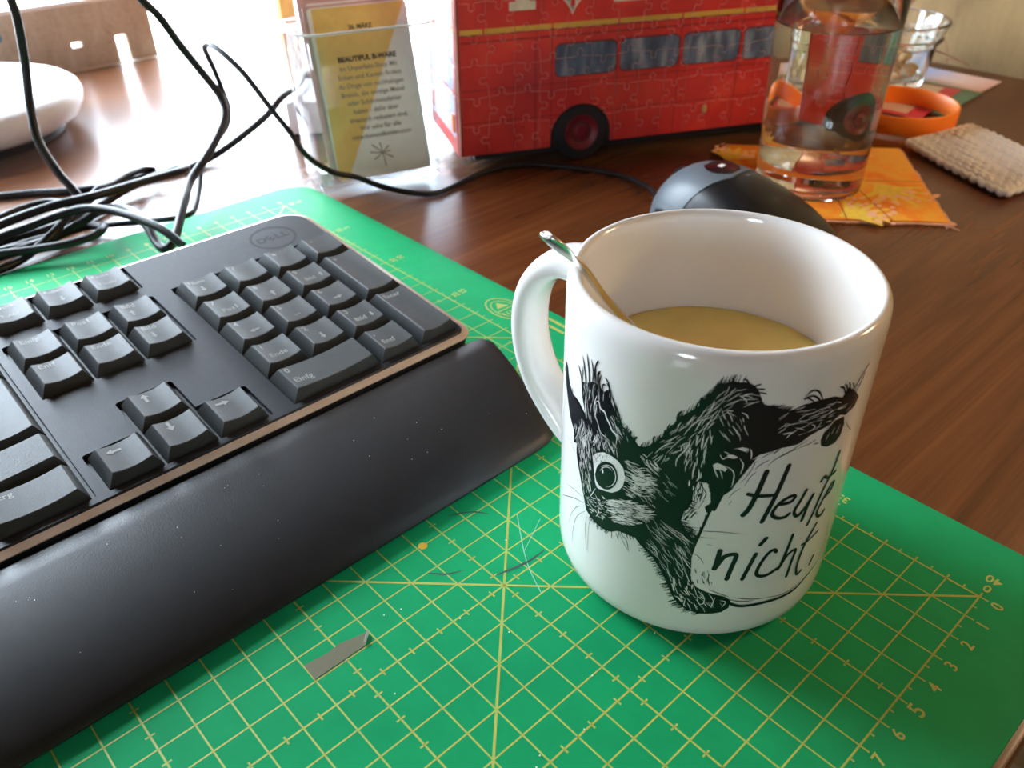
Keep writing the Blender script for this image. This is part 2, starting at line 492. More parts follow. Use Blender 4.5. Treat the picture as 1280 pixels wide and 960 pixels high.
# plate with key wells
pl = MB().rings([[(x, y, -.30) for x, y in inset(.28)], [(x, y, -.02) for x, y in inset(.28)], [(x, y, .03) for x, y in inset(.33)]]).mesh('plate')
wells = [(0, 4, 0, 5), (-3.5, -.5, 3, 5), (-3.5, -.5, 5.5, 6.5), (-3.5, -.5, 0, 1), (-18.75, -3.75, 0, 5), (-7.75, -3.75, 5.5, 6.5), (-12.25, -8.25, 5.5, 6.5), (-16.75, -12.75, 5.5, 6.5)]
cm = MB()
for a, b, c, d in wells:
    cm.add(*(lambda m: (m.v, m.f))(MB().prism(rrect(a * U - .14, b * U + .03, max(c * U - .14, -.44), d * U + .03, .12, 3), -.22, 1)))
cut = cm.mesh('cut', smooth=0)
pl = bool_cut(pl, cut)
cut = MB().prism(rrect(-2.5 * U - .14, -1.5 * U + .03, .5 * U, 2 * U + .03, .12, 3), -.22, 1).mesh('cut', smooth=0)
pl = bool_cut(pl, cut)
pl.set_sharp_from_angle(angle=math.radians(30))
mobj('top_plate', pl, M_PLATE, kb)
M_BAR = simple('well_floor', (.003, .003, .003), .8)

_kc = {}
KD = .115                                     # depth of the finger hollow
def key_top(W, H):
    x0, x1, y0, y1 = .25, W - .28, .10, H - .40
    cx, hw = (x0 + x1) / 2, (x1 - x0) / 2
    def z(x, y):
        t = max(-1, min(1, (x - cx) / hw))
        return .47 + .05 * (y / H) - KD * (1 - t * t)
    return x0, x1, y0, y1, z
def key_mesh(w, h):
    if (w, h) in _kc: return _kc[(w, h)]
    W, H = w * U - .1, h * U - .1
    x0, x1, y0, y1, z = key_top(W, H)
    nx, ny = 10, 4
    mb = MB()
    mb.add([(x0 + (x1 - x0) * i / nx, y0 + (y1 - y0) * j / ny, z(x0 + (x1 - x0) * i / nx, 0) + .05 * (y0 + (y1 - y0) * j / ny) / H) for j in range(ny + 1) for i in range(nx + 1)],
           [(j * (nx + 1) + i, j * (nx + 1) + i + 1, (j + 1) * (nx + 1) + i + 1, (j + 1) * (nx + 1) + i) for j in range(ny) for i in range(nx)])
    uv = [(i / nx, 0) for i in range(nx)] + [(1, j / ny) for j in range(ny)] + [(1 - i / nx, 1) for i in range(nx)] + [(0, 1 - j / ny) for j in range(ny)]
    def loop(xa, xb, ya, yb, zf): return [(xa + (xb - xa) * s, ya + (yb - ya) * t, zf(s, t)) for s, t in uv]
    zt = lambda s, t: z(x0 + (x1 - x0) * s, y0 + (y1 - y0) * t)
    border = loop(x0, x1, y0, y1, zt)
    mb.rings([border, loop(x0 - .03, x1 + .03, y0 - .025, y1 + .03, lambda s, t: zt(s, t) - .025), loop(.01, W - .01, .005, H - .03, lambda s, t: -.02), loop(0, W, 0, H, lambda s, t: -.2)], True, False, False)
    me = mb.mesh('key', smooth=0)
    bm = bmesh.new(); bm.from_mesh(me); bmesh.ops.remove_doubles(bm, verts=bm.verts, dist=.002); bmesh.ops.recalc_face_normals(bm, faces=bm.faces); bm.to_mesh(me); bm.free()
    me.polygons.foreach_set('use_smooth', [True] * len(me.polygons)); me.set_sharp_from_angle(angle=math.radians(25))
    _kc[(w, h)] = me
    return me
def arrow(ang, s=.2):
    P = [(-1, -.22), (.15, -.22), (.15, -.6), (1, 0), (.15, .6), (.15, .22), (-1, .22)]
    c, q = math.cos(ang), math.sin(ang)
    return [(s * (c * a - q * b), s * (q * a + c * b)) for a, b in P]
ARW = {'<': PI, '^': PI / 2, '>': 0, 'v': -PI / 2}
def key(kx, ky, w=1, h=1, legs=()):
    k = mobj('key', key_mesh(w, h), M_KEYB, kb, (kx * U, ky * U, 0))
    W, H = w * U - .1, h * U - .1
    mb = MB()
    x0, x1, y0, y1, zt = key_top(W, H)
    def place(dx, dy):
        return lambda a, b, q=0: (x0 + dx + a, y0 + dy + b, zt(x0 + dx + a, y0 + dy + b) + .006)
    for s, dx, dy, size in legs:
        if s in ARW:
            f = place(dx, dy); P = arrow(ARW[s], size)
            mb.add([f(a, b) for a, b in P], [(1, 2, 3), (3, 4, 5), (1, 3, 5), (0, 1, 5, 6)])
        else:
            f = place(dx, dy); me = text_mesh(s, size, extrude=0, bold=.006, align='LEFT', res=2)
            mb.add([f(*v.co) for v in me.vertices], [tuple(p.vertices) for p in me.polygons])
    if mb.v: mb.obj('key_legend', M_LEG, k, smooth=0)
    return k
HI, LO = 1.08, .42      # legend rows
T = .36
key(0, 0, 2, 1, [('0', .1, HI, .4), ('Einfg', .1, LO, .4)]); key(2, 0, 1, 1, [(',', .1, HI, .5), ('Entf', .16, LO, T)])
key(3, 0, 1, 2, [('Enter', .1, HI + 1.8, T)])
key(0, 1, 1, 1, [('1', .12, HI, .38), ('Ende', .22, LO, T)]); key(1, 1, 1, 1, [('2', .12, HI, .38), ('v', .6, LO, .2)]); key(2, 1, 1, 1, [('3', .12, HI, .38), ('Bild', .2, LO, T), ('v', 1.0, LO, .14)])
key(0, 2, 1, 1, [('4', .12, HI, .38), ('<', .66, LO, .2)]); key(1, 2, 1, 1, [('5', .12, HI, .38), ('_', .5, LO + .1, .45)]); key(2, 2, 1, 1, [('6', .12, HI, .38), ('>', .66, LO, .2)])
key(3, 2, 1, 2, [('+', .12, HI + 1.8, .45)])
key(0, 3, 1, 1, [('7', .12, HI, .38), ('Pos1', .3, LO, T)]); key(1, 3, 1, 1, [('8', .12, HI, .38), ('^', .66, LO, .2)]); key(2, 3, 1, 1, [('9', .12, HI, .38), ('Bild', .3, LO, .32), ('^', 1.05, LO, .14)])
key(0, 4, 1, 1, [('Num', .1, HI, .34), ('v', .5, LO + .1, .2)]); key(1, 4, 1, 1, [('/', .2, HI, .4)]); key(2, 4, 1, 1, [('*', .2, HI - .1, .5)]); key(3, 4, 1, 1, [('-', .2, HI, .5)])
for kx, ky, a in ((-3.5, 0, '<'), (-2.5, 0, 'v'), (-1.5, 0, '>'), (-2.5, 1, '^')): key(kx, ky, 1, 1, [(a, .42, HI - .1, .24)])
key(-3.5, 4, 1, 1, [('Einfg', .14, HI, T)]); key(-2.5, 4, 1, 1, [('Pos1', .14, HI, T)]); key(-1.5, 4, 1, 1, [('Bild', .14, HI, T), ('^', .4, LO + .15, .18)])
key(-3.5, 3, 1, 1, [('Entf', .14, HI, T)]); key(-2.5, 3, 1, 1, [('Ende', .14, HI, T)]); key(-1.5, 3, 1, 1, [('Bild', .14, HI, T), ('v', .4, LO + .15, .18)])
key(-3.5, 5.5, 1, 1, [('Druck', .12, HI, .3), ('S-Abf', .2, LO, .3)]); key(-2.5, 5.5, 1, 1, [('Rollen', .12, HI, .28), ('v', .6, LO, .18)]); key(-1.5, 5.5, 1, 1, [('Pause', .12, HI, .3), ('Untbr', .2, LO, .3)])
key(-5.25, 0, 1.5, 1, [('Strg', .12, HI, T)]); key(-6.5, 0, 1.25, 1); key(-7.75, 0, 1.25, 1); key(-9, 0, 1.25, 1); key(-15.25, 0, 6.25, 1)
key(-6.5, 1, 2.75, 1, [('^', .3, HI, .2)]); key(-5.0, 2, 1.25, 2)
for kx in (-7.5, -8.5, -9.5, -10.5, -11.5, -12.5): key(kx, 1)
for kx in (-6, -7, -8, -9, -10, -11, -12): key(kx, 2)
for kx in (-6.25, -7.25, -8.25, -9.25, -10.25, -11.25, -12.25): key(kx, 3)
key(-5.75, 4, 2, 1, [('<', .4, HI, .2)])
for kx in (-6.75, -7.75, -8.75, -9.75, -10.75): key(kx, 4)
for i, kx in enumerate((-4.75, -5.75, -6.75, -7.75)): key(kx, 5.5, 1, 1, [('F%d' % (12 - i), .14, HI, T)])
# round maker's badge
mb = MB(); LG = (5.45, 10.8)
ring = [(LG[0] + 1.03 * math.cos(a * PI / 24), LG[1] + .98 * math.sin(a * PI / 24)) for a in range(49)]
ribbon(mb, ring, .12, flat(.036), n=1)
for s, dx, dy, rot in (('D', -.58, 0, 0), ('E', -.14, .0, .6), ('L', .27, 0, 0), ('L', .6, 0, 0)):
    c, q = math.cos(rot), math.sin(rot)
    merge_text(mb, s, .62, lambda a, b, z: (LG[0] + dx + c * a - q * b, LG[1] + dy + q * a + c * b, .036), bold=.022, extrude=0)
mb.obj('round_badge', M_WELL, kb, smooth=0)
mb = MB(); disc(mb, 4.6, 12.56, .28, .04, flat(.037)); bl = mb.obj('blue_speck', simple('blue_ink', (.02, .06, .6), .5), kb); 
# palm rest (built in world axes, then moved into the keyboard's frame)
prof = [(19.42, .02), (19.45, 1.2), (19.40, 1.50), (19.2, 1.60), (18.5, 1.57), (17.3, 1.43), (16.0, 1.2), (15.0, .95), (14.4, .74), (13.98, .56), (13.75, .40), (13.68, .27), (13.74, .14), (13.95, .02)]
secs = []
XE = -2.35
for dx, k in ((45, 0), (12, 0), (3, 0), (1.0, 0), (.62, .04), (.36, .12), (.17, .26), (.05, .42), (0, .6)):
    ring = []
    for y, z in prof:
        yc = 16.6; 
        yy = y + (-1 if y > yc else 1) * k * .9 * min(1, abs(y - yc) / 2.5)
        zz = z - k * .35 * (z > .3)
        ring.append((XE - dx - .262 * (19.5 - yy) * (1 if dx < 20 else .0), yy, zz))
    secs.append(ring)
rest_me = MB().rings(secs, True, True, True)
inv = (Matrix.Translation(KO) @ Matrix.Rotation(TILT, 4, 'X')).inverted()
rest_me.v = [tuple(inv @ Vector(p)) for p in rest_me.v]
rest_me.obj('palm_rest', M_REST, kb, smooth=50)

mb = MB(); r_ = random.Random(21)
for _ in range(34):
    x, y = r_.uniform(-24, -4.2), r_.uniform(14.6, 18.9)
    z = [(19.2, 1.60), (18.5, 1.57), (17.3, 1.43), (16.0, 1.2), (15.0, .95), (14.4, .74)]
    z = next(b[1] + (a[1] - b[1]) * (y - b[0]) / (a[0] - b[0]) for a, b in zip(z, z[1:]) if y >= b[0])
    d = r_.choice((.010, .014, .02))
    mb.box(x, x + d, y, y + d, z - .01, z + .014)
mb.v = [tuple(inv @ Vector(p)) for p in mb.v]
mb.obj('dust_speck', M_WHITEP, kb, smooth=0)['kind'] = 'stuff'

# ---------------------------------------------------------------- mug
M_GLAZE = simple('white_glaze', (.76, .745, .72), .12, .02, .5, Coat_Weight=.3, Coat_Roughness=.04)
M_INK = simple('black_print', (.008, .009, .011), .22, .05)
MUG = (-4.45, 7.43); MR = 4.08; MH = 9.66
mug = thing('mug', 'white mug printed with a black squirrel holding a sign', 'mug', (MUG[0], MUG[1], 0))
prof = [(0, .28), (3.2, .28), (3.35, .0), (3.62, .0), (3.84, .12), (4.0, .36), (4.07, .7), (4.08, 1.2), (4.08, 8.9), (4.07, 9.3), (4.03, 9.5), (3.95, 9.62), (3.86, 9.66), (3.77, 9.63), (3.71, 9.52), (3.69, 9.3), (3.68, 9), (3.68, 1.3), (3.5, .75), (2.9, .55), (0, .5)]
MB().lathe(prof[1:-1], 128, cap0=True, cap1=True).obj('body', M_GLAZE, mug, smooth=50)
HA = math.radians(99)
hp = [(3.9, 8.35), (4.45, 8.48), (5.1, 8.36), (5.72, 7.85), (6.15, 7.05), (6.3, 6.0), (6.18, 4.95), (5.8, 3.98), (5.2, 3.2), (4.6, 2.65), (3.9, 2.25)]
path = smooth_path([(r * math.cos(HA), r * math.sin(HA), z) for r, z in hp], 6)
side = Vector((-math.sin(HA), math.cos(HA), 0)); rs = []
for k, q in enumerate(path):
    t = (path[min(k + 1, len(path) - 1)] - path[max(k - 1, 0)]).normalized(); n = side.cross(t)
    e = 1 + .18 * (abs(2 * k / (len(path) - 1) - 1) ** 3)
    rs.append([q + side * (.74 * e * math.copysign(abs(math.cos(a)) ** .75, math.cos(a))) + n * (.42 * e * math.copysign(abs(math.sin(a)) ** .85, math.sin(a))) for a in [2 * PI * i / 20 for i in range(20)]])
MB().rings(rs).obj('handle', M_GLAZE, mug, smooth=60)
# printed squirrel: flat ink laid on the glaze, drawn in (arc length, height)
SQ_BLACK=[[(-4.91,7.18),(-4.63,7.23),(-4.39,6.84),(-4.11,6.65),(-3.9,6.69),(-3.71,6.69),(-3.38,6.53),(-3.36,6.25),(-3.75,5.63),(-3.9,5.52),(-4.23,5.8),(-4.51,6.2),(-4.83,6.71),(-5.01,6.92)],[(-3.66,7.49),(-3.55,7.4),(-3.38,7.51),(-3.06,7.7),(-2.86,7.73),(-2.66,7.63),(-2.53,7.79),(-2.49,7.63),(-2.33,7.38),(-2.16,7.17),(-2.05,6.99),(-1.88,6.82),(-1.69,6.67),(-1.59,6.47),(-2.14,6.17),(-2.91,5.69),(-3.91,5.17),(-3.94,5.56),(-3.38,6.56),(-3.54,6.94)],[(-4,5.72),(-3.75,5.4),(-3.71,4.87),(-3.48,4.34),(-3.3,3.89),(-3.18,3.59),(-3.1,3.35),(-2.88,3.25),(-2.67,3.18),(-2.38,3.17),(-2.1,3.26),(-1.85,3.47),(-1.35,3.52),(-0.68,4.28),(-0.27,4.99),(-0.18,6.07),(-0.75,6.53),(-1.32,6.62),(-1.49,6.58),(-1.7,6.79),(-1.87,6.91),(-2.08,6.97)],[(-1.45,6.53),(-1.25,6.69),(-1.09,6.88),(-0.88,7.16),(-0.82,7.37),(-0.61,7.69),(-0.48,7.9),(-0.28,8.11),(-0.15,8.27),(-0.08,8.45),(0.07,8.67),(0.21,8.89),(0.35,8.96),(0.49,9.01),(0.63,9),(0.78,9.01),(0.93,8.95),(1.07,8.82),(1.14,8.64),(1.25,8.41),(1.36,8.33),(1.22,8.43),(1.39,8.35),(1.68,8.25),(1.96,8.15),(2.22,8.17),(2.41,8.28),(2.62,8.3),(2.85,8.29),(3.1,8.26),(3.41,8.11),(3.46,8.24),(3.56,8.35),(3.89,8.09),(4.16,7.81),(4.08,7.57),(3.72,7.46),(3.49,7.57),(3.1,7.37),(2.86,7.34),(2.6,7.26),(2.35,7.09),(1.9,7.06),(1.4,6.92),(1.23,6.77),(1.35,6.84),(1.16,6.44),(0.96,6.02),(0.88,5.81),(0.72,5.64),(0.66,5.39),(0.58,5.07),(0.5,5.13),(0.37,4.44),(0.25,3.83),(0.2,3.38),(0.26,2.65),(0.42,2.33),(0.76,2.14),(1.21,2),(1.4,1.84),(1.4,1.53),(1.22,1.36),(0.98,1.3),(0.66,1.28),(0.33,1.35),(0.06,1.53),(-0.1,1.73),(-0.22,1.98),(-0.33,2.24),(-0.49,2.59),(-0.63,2.82),(-0.8,3.06),(-1.04,3.25),(-1.18,3.35),(-1.35,3.52),(-1.64,4.09),(-1.37,5.62)],[(3.68,7.45),(3.78,7.16),(3.76,6.84),(3.58,6.67),(3.29,6.68),(3.06,6.8),(3,7),(3.05,7.23),(3.24,7.47)]]
SQ_WHITE=[[(0.08,6),(0.29,5.99),(0.41,5.62),(0.44,5.37),(0.31,5.2),(0.39,5.01),(0.34,4.69),(0.29,4.48),(0.26,4.21),(0.14,4.1),(0.01,4.26),(-0.13,4.48),(-0.2,4.62),(-0.17,4.91),(-0.04,5.13),(-0,5.39),(-0.01,5.64)],[(-2.94,5.39),(-2.77,5.62),(-2.52,5.8),(-2.25,5.84),(-2.03,5.8),(-1.87,5.67),(-1.79,5.4),(-1.82,5.11),(-1.95,4.85),(-2.16,4.65),(-2.43,4.54),(-2.68,4.46),(-2.77,4.58),(-2.86,5.04),(-2.9,5.24)],[(0.35,6.58),(0.44,6.65),(0.58,6.59),(0.69,6.49),(0.67,6.38),(0.56,6.45),(0.42,6.44),(0.36,6.46)],[(0.63,6.92),(0.77,6.93),(0.89,6.86),(0.82,6.81),(0.68,6.83)],[(0.86,7.11),(0.96,7.17),(1.09,7.09),(1.06,7.02),(0.94,7.07)]]
SQ_BLACK2=[[(-2.02,5.39),(-2.01,5.29),(-2.01,5.18),(-2.03,5.07),(-2.07,4.96),(-2.13,4.86),(-2.19,4.77),(-2.27,4.69),(-2.36,4.63),(-2.44,4.6),(-2.53,4.59),(-2.61,4.6),(-2.68,4.64),(-2.74,4.7),(-2.78,4.78),(-2.79,4.88),(-2.78,4.99),(-2.75,5.11),(-2.71,5.23),(-2.64,5.34),(-2.57,5.44),(-2.48,5.52),(-2.4,5.57),(-2.31,5.6),(-2.23,5.61),(-2.16,5.59),(-2.1,5.54),(-2.05,5.47)]]
SQ_WSTROKE=[(1,[(-2.58,5.26),(-2.53,5.33),(-2.48,5.39),(-2.42,5.44),(-2.36,5.48),(-2.3,5.49),(-2.24,5.5),(-2.19,5.48),(-2.15,5.45),(-2.11,5.41),(-2.09,5.36),(-2.07,5.29),(-2.07,5.22),(-2.07,5.14),(-2.09,5.07),(-2.12,4.99),(-2.16,4.92),(-2.21,4.85),(-2.26,4.8),(-2.32,4.75),(-2.38,4.72)]),(0.8,[(-2.62,5.1),(-2.6,5.15),(-2.57,5.2),(-2.54,5.25),(-2.51,5.29),(-2.48,5.33),(-2.44,5.36),(-2.4,5.39),(-2.36,5.41),(-2.33,5.42),(-2.29,5.42),(-2.26,5.41),(-2.23,5.4),(-2.2,5.38),(-2.18,5.36)]),(2.6,[(-2.55,5.25),(-2.52,5.18),(-2.51,5.1)]),(1.9,[(-2.93,7.16),(-2.82,7.26),(-2.73,7.09),(-2.58,7.06),(-2.5,6.92),(-2.39,6.8),(-2.28,6.64),(-2.14,6.59),(-2.13,6.44),(-2.14,6.23)]),(0.9,[(-2.98,7),(-2.95,6.78),(-2.81,6.6),(-2.68,6.36),(-2.49,6.32),(-2.31,6.26)]),(1,[(-2.73,4.42),(-2.85,4.14),(-2.93,3.96)]),(0.8,[(-2.75,4.22),(-2.54,3.98),(-2.36,3.91)]),(1,[(-2.58,3.85),(-2.57,3.61),(-2.66,3.44)]),(1.2,[(0.58,6.59),(0.77,6.5),(0.87,6.34),(0.88,6.08),(0.86,5.89)]),(1,[(0.35,6.56),(0.46,6.31),(0.52,6.19)]),(0.8,[(0.49,6.52),(0.58,6.32),(0.62,6.17)]),(1.2,[(0.93,6.84),(1.04,6.66),(1.04,6.48),(1.01,6.32)]),(1.1,[(0.46,6.93),(0.55,6.79),(0.64,6.85),(0.82,6.83)]),(0.8,[(0.54,7.02),(0.69,6.95)]),(1.2,[(1.13,7.14),(1.19,6.99),(1.2,6.79)]),(0.9,[(0.76,7.11),(0.93,7.14),(1.09,7.12),(1.07,6.99)]),(1.5,[(-0.06,6.59),(-0.08,6.35),(-0.08,6.05)]),(1.4,[(0.04,6.4),(0.07,6.14),(0.02,6)]),(1,[(0.11,6.31),(0.11,6.1)]),(1.6,[(-0.14,6.01),(-0.13,5.8)]),(1.3,[(-0.02,5.85),(-0.02,5.69)]),(1.2,[(-0.25,7.26),(-0.31,6.96),(-0.5,6.57),(-0.5,6.32)]),(1,[(0.15,8.46),(0.12,8.23),(0.02,8.06)]),(0.8,[(0.27,8.21),(0.1,7.96),(-0.19,7.78)]),(1,[(0.63,7.79),(0.74,7.64),(0.82,7.49)]),(1.1,[(0.45,8.22),(0.6,8.21)]),(1,[(0.78,8.18),(0.91,8.11),(0.96,8)]),(1,[(0.65,8.66),(0.81,8.56),(0.86,8.45)]),(0.8,[(0.04,7.4),(0.04,7.12),(0.03,6.96)]),(0.8,[(-0.08,7.41),(-0.09,7.17)]),(1.6,[(-1.08,6.32),(-0.96,6.2),(-0.92,6.09)]),(1.2,[(-1.37,6.4),(-1.22,6.34)]),(1.4,[(3.39,7.57),(3.22,7.4),(3.05,7.23)]),(0.8,[(3.59,7.24),(3.49,6.97)]),(0.8,[(3.4,7.25),(3.32,7.04)]),(0.7,[(3.24,7.15),(3.16,6.9)]),(0.9,[(2.56,7.63),(2.7,7.51),(2.53,7.4)]),(0.9,[(2.21,7.56),(2.03,7.44),(1.95,7.34)]),(0.8,[(2.87,7.61),(2.76,7.41)]),(0.8,[(2.56,7.94),(2.34,7.96),(2.19,7.84)]),(0.7,[(3.86,7.68),(3.69,7.56)]),(1.2,[(0.5,1.99),(0.57,1.7),(0.69,1.71),(0.7,1.95)]),(1.2,[(0.97,1.97),(0.93,1.67),(0.91,1.55)]),(1,[(1.11,1.85),(1.28,1.78),(1.19,1.55)]),(1,[(0.2,1.81),(0.19,1.5)])]
SQ_BSTROKE=[(2.16,[(-3.37,7.05),(-3.61,7.49),(-3.8,7.8)]),(2.34,[(-3.32,7.11),(-3.45,7.77),(-3.61,8.19)]),(2.52,[(-3.19,7.19),(-3.27,7.88),(-3.4,8.38)]),(1.98,[(-3.11,7.27),(-3.1,7.98),(-3.2,8.31)]),(1.98,[(-2.99,7.34),(-3.04,8.01),(-2.95,8.37),(-2.89,8.36)]),(2.16,[(-2.91,7.39),(-3,7.98),(-3.02,8.26)]),(2.88,[(-2.84,7.52),(-2.9,7.97),(-2.82,8.17)]),(1.8,[(-2.73,7.5),(-2.83,7.83),(-2.77,8.09)]),(2.16,[(-2.5,7.35),(-2.49,7.9),(-2.66,8.08)]),(1.98,[(-2.42,7.24),(-2.43,7.76),(-2.6,7.96)]),(1.98,[(-2.14,7),(-2.24,7.38),(-2.39,7.69)]),(2.16,[(-2.04,6.93),(-2.13,7.25),(-2.31,7.52)]),(1.98,[(-3.46,6.95),(-3.57,7.39),(-3.55,7.92)]),(1.8,[(-2.66,7.57),(-2.71,7.81),(-2.59,7.88)]),(2.16,[(-4.48,6.46),(-4.63,7.01),(-4.78,7.36)]),(1.8,[(-3.88,6.48),(-4.07,6.64),(-4.16,6.84)]),(1.8,[(-3.53,6.46),(-3.83,6.58),(-3.95,6.72)]),(2.16,[(-3.37,6.43),(-3.59,6.55),(-3.8,6.69)]),(2.16,[(-1.89,6.63),(-1.9,6.85)]),(2.52,[(-1.78,6.63),(-1.76,6.82),(-1.73,6.95)]),(2.34,[(-1.63,6.64),(-1.59,6.78),(-1.54,6.84)]),(2.16,[(-2,6.76),(-2.01,6.91),(-2.07,7.13)]),(1.98,[(-1.1,6.81),(-1.13,6.95),(-1.1,7.07)]),(1.98,[(-0.97,6.99),(-0.97,7.11)]),(1.98,[(-0.86,7.18),(-0.87,7.36)]),(2.16,[(-0.76,7.4),(-0.72,7.54)]),(2.52,[(-0.62,7.65),(-0.61,7.83),(-0.58,7.95)]),(1.5,[(-1.12,6.76),(-1.13,7.05)]),(1.5,[(-0.98,6.94),(-0.98,7.13)]),(1.65,[(-0.87,7.15),(-0.87,7.35)]),(1.65,[(-0.79,7.34),(-0.72,7.54)]),(2.4,[(-0.58,7.64),(-0.6,7.87),(-0.52,8.01)]),(2.1,[(-0.15,8.21),(-0.15,8.4),(-0.12,8.5)]),(1.95,[(0.17,8.76),(0.18,8.9),(0.3,8.94)]),(1.5,[(0.47,8.94),(0.45,9.04)]),(1.8,[(0.88,8.89),(0.77,9.07),(0.68,9.08)]),(1.8,[(0.94,8.89),(1.02,8.93),(1.11,8.97)]),(1.8,[(1.04,8.84),(1.23,8.82)]),(1.65,[(1.08,8.75),(1.28,8.69)]),(1.65,[(-0.5,7.78),(-0.28,8.07)]),(2.25,[(2.74,8.27),(2.56,8.56),(2.36,8.63),(2.22,8.49)]),(2.1,[(2.82,8.09),(2.48,8.45),(2.16,8.45)]),(2.4,[(2.76,8.03),(2.38,8.25),(2.05,8.19)]),(1.8,[(2.56,8.24),(2.3,8.44),(2.21,8.4)]),(2.1,[(3.52,8.07),(3.36,8.39),(3.18,8.5)]),(1.8,[(3.51,8.14),(3.47,8.37),(3.34,8.53)]),(1.8,[(3.6,8.11),(3.59,8.34),(3.49,8.53)]),(1.8,[(3.72,8.06),(3.77,8.23),(3.65,8.45)]),(1.5,[(3.83,8.05),(3.91,8.39),(4.11,8.62),(4.28,8.73)]),(1.5,[(3.9,8.01),(4.06,8.32),(4.12,8.56)]),(0.9,[(3.69,8.15),(3.87,8.35)]),(1.5,[(1.39,8.33),(1.54,8.35)]),(1.5,[(1.75,8.22),(1.95,8.21)]),(0.55,[(-3.26,3.7),(-3.74,3.58),(-4.29,3.32)]),(0.55,[(-3.21,3.51),(-3.8,3.22),(-4.87,2.41)]),(0.55,[(-3.14,3.45),(-3.54,3.09),(-3.89,2.47),(-4.05,1.89)]),(0.55,[(-3.1,3.3),(-3.52,2.74),(-3.72,2.03),(-3.72,1.48)]),(0.55,[(-3.02,3.16),(-3.08,2.64),(-2.93,1.81)]),(0.55,[(-2.88,3.23),(-2.93,2.67),(-2.9,1.84)]),(0.5,[(-4.45,5.01),(-4.04,5),(-3.71,4.87)]),(0.7,[(-1.75,3.38),(-1.58,3.29),(-1.48,2.89)]),(0.6,[(-1.79,3.35),(-1.63,3.11),(-1.49,2.94)]),(0.9,[(-2.06,3.33),(-2.04,3.04)]),(0.9,[(-1.93,3.37),(-1.82,3.14)]),(0.8,[(-2.24,3.2),(-2.25,3.04)]),(0.8,[(-2.56,3.11),(-2.58,3)]),(0.8,[(-2.43,3.16),(-2.43,3.06)]),(0.6,[(-0.07,4.34),(0.45,4.4),(0.89,4.4),(1.36,4.33)]),(0.5,[(-0.09,4.15),(0.32,4.17),(0.73,4.17)]),(0.45,[(0.5,3.95),(0.67,3.92)]),(0.5,[(0.26,3.55),(0.41,3.42),(0.53,3.22)]),(0.5,[(-0.22,4.67),(0.04,4.68)]),(0.5,[(-0.19,4.78),(0.1,4.8)]),(0.5,[(0.03,4.47),(0.29,4.48)]),(0.9,[(0.32,3.01),(0.38,2.85)]),(0.8,[(0.54,2.93),(0.56,2.76)]),(1,[(0.71,2.86),(0.71,2.63),(0.8,2.38)]),(0.9,[(0.42,2.62),(0.46,2.46)]),(0.9,[(0.53,2.7),(0.64,2.45)]),(0.7,[(0.12,4.94),(0.18,4.95)]),(1,[(0.18,5.87),(0.3,5.65),(0.25,5.44)]),(4.2,[(1.24,1.81),(1.63,1.58),(2.01,1.52),(2.51,1.49),(2.98,1.45),(3.51,1.47),(3.9,1.66),(4.25,1.8),(4.48,1.94)]),(0.8,[(0.75,2.28),(1.03,2.13),(1.35,1.98)]),(1,[(1.31,1.88),(1.69,1.75),(2.1,1.7)]),(0.8,[(1.5,1.92),(1.91,1.8),(2.35,1.68)]),(0.9,[(2.47,1.69),(2.89,1.58),(3.29,1.57),(3.71,1.66)]),(0.7,[(4.48,1.94),(4.68,2.5),(4.5,3.56)]),(0.8,[(1.06,6.05),(1.17,6.24),(1.29,6.55),(1.32,6.7),(1.38,6.73)]),(0.8,[(1.17,5.95),(1.27,6.24),(1.41,6.42)]),(0.8,[(1.34,6.47),(1.47,6.63),(1.67,6.75)]),(0.8,[(1.44,6.82),(1.59,6.92),(1.77,7.05)]),(0.8,[(1.65,6.55),(1.78,6.72),(2.1,6.9),(2.41,6.95)]),(0.8,[(0.84,5.56),(0.95,5.76),(1.1,5.89)]),(0.8,[(0.87,5.33),(0.94,5.49)]),(0.8,[(1.73,6.92),(1.87,7.04)]),(0.8,[(1.72,6.93),(1.87,7.05)]),(0.8,[(1.65,6.57),(1.82,6.75),(2.07,6.87),(2.36,7.05),(2.62,7.17)]),(0.8,[(2.37,6.96),(2.7,7.03),(2.84,7.1)]),(0.8,[(3.81,7.22),(4.03,6.95),(4.24,6.75)]),(0.9,[(2.79,6.96),(2.96,6.94)]),(0.7,[(1.95,7.13),(2.24,7.23)])]
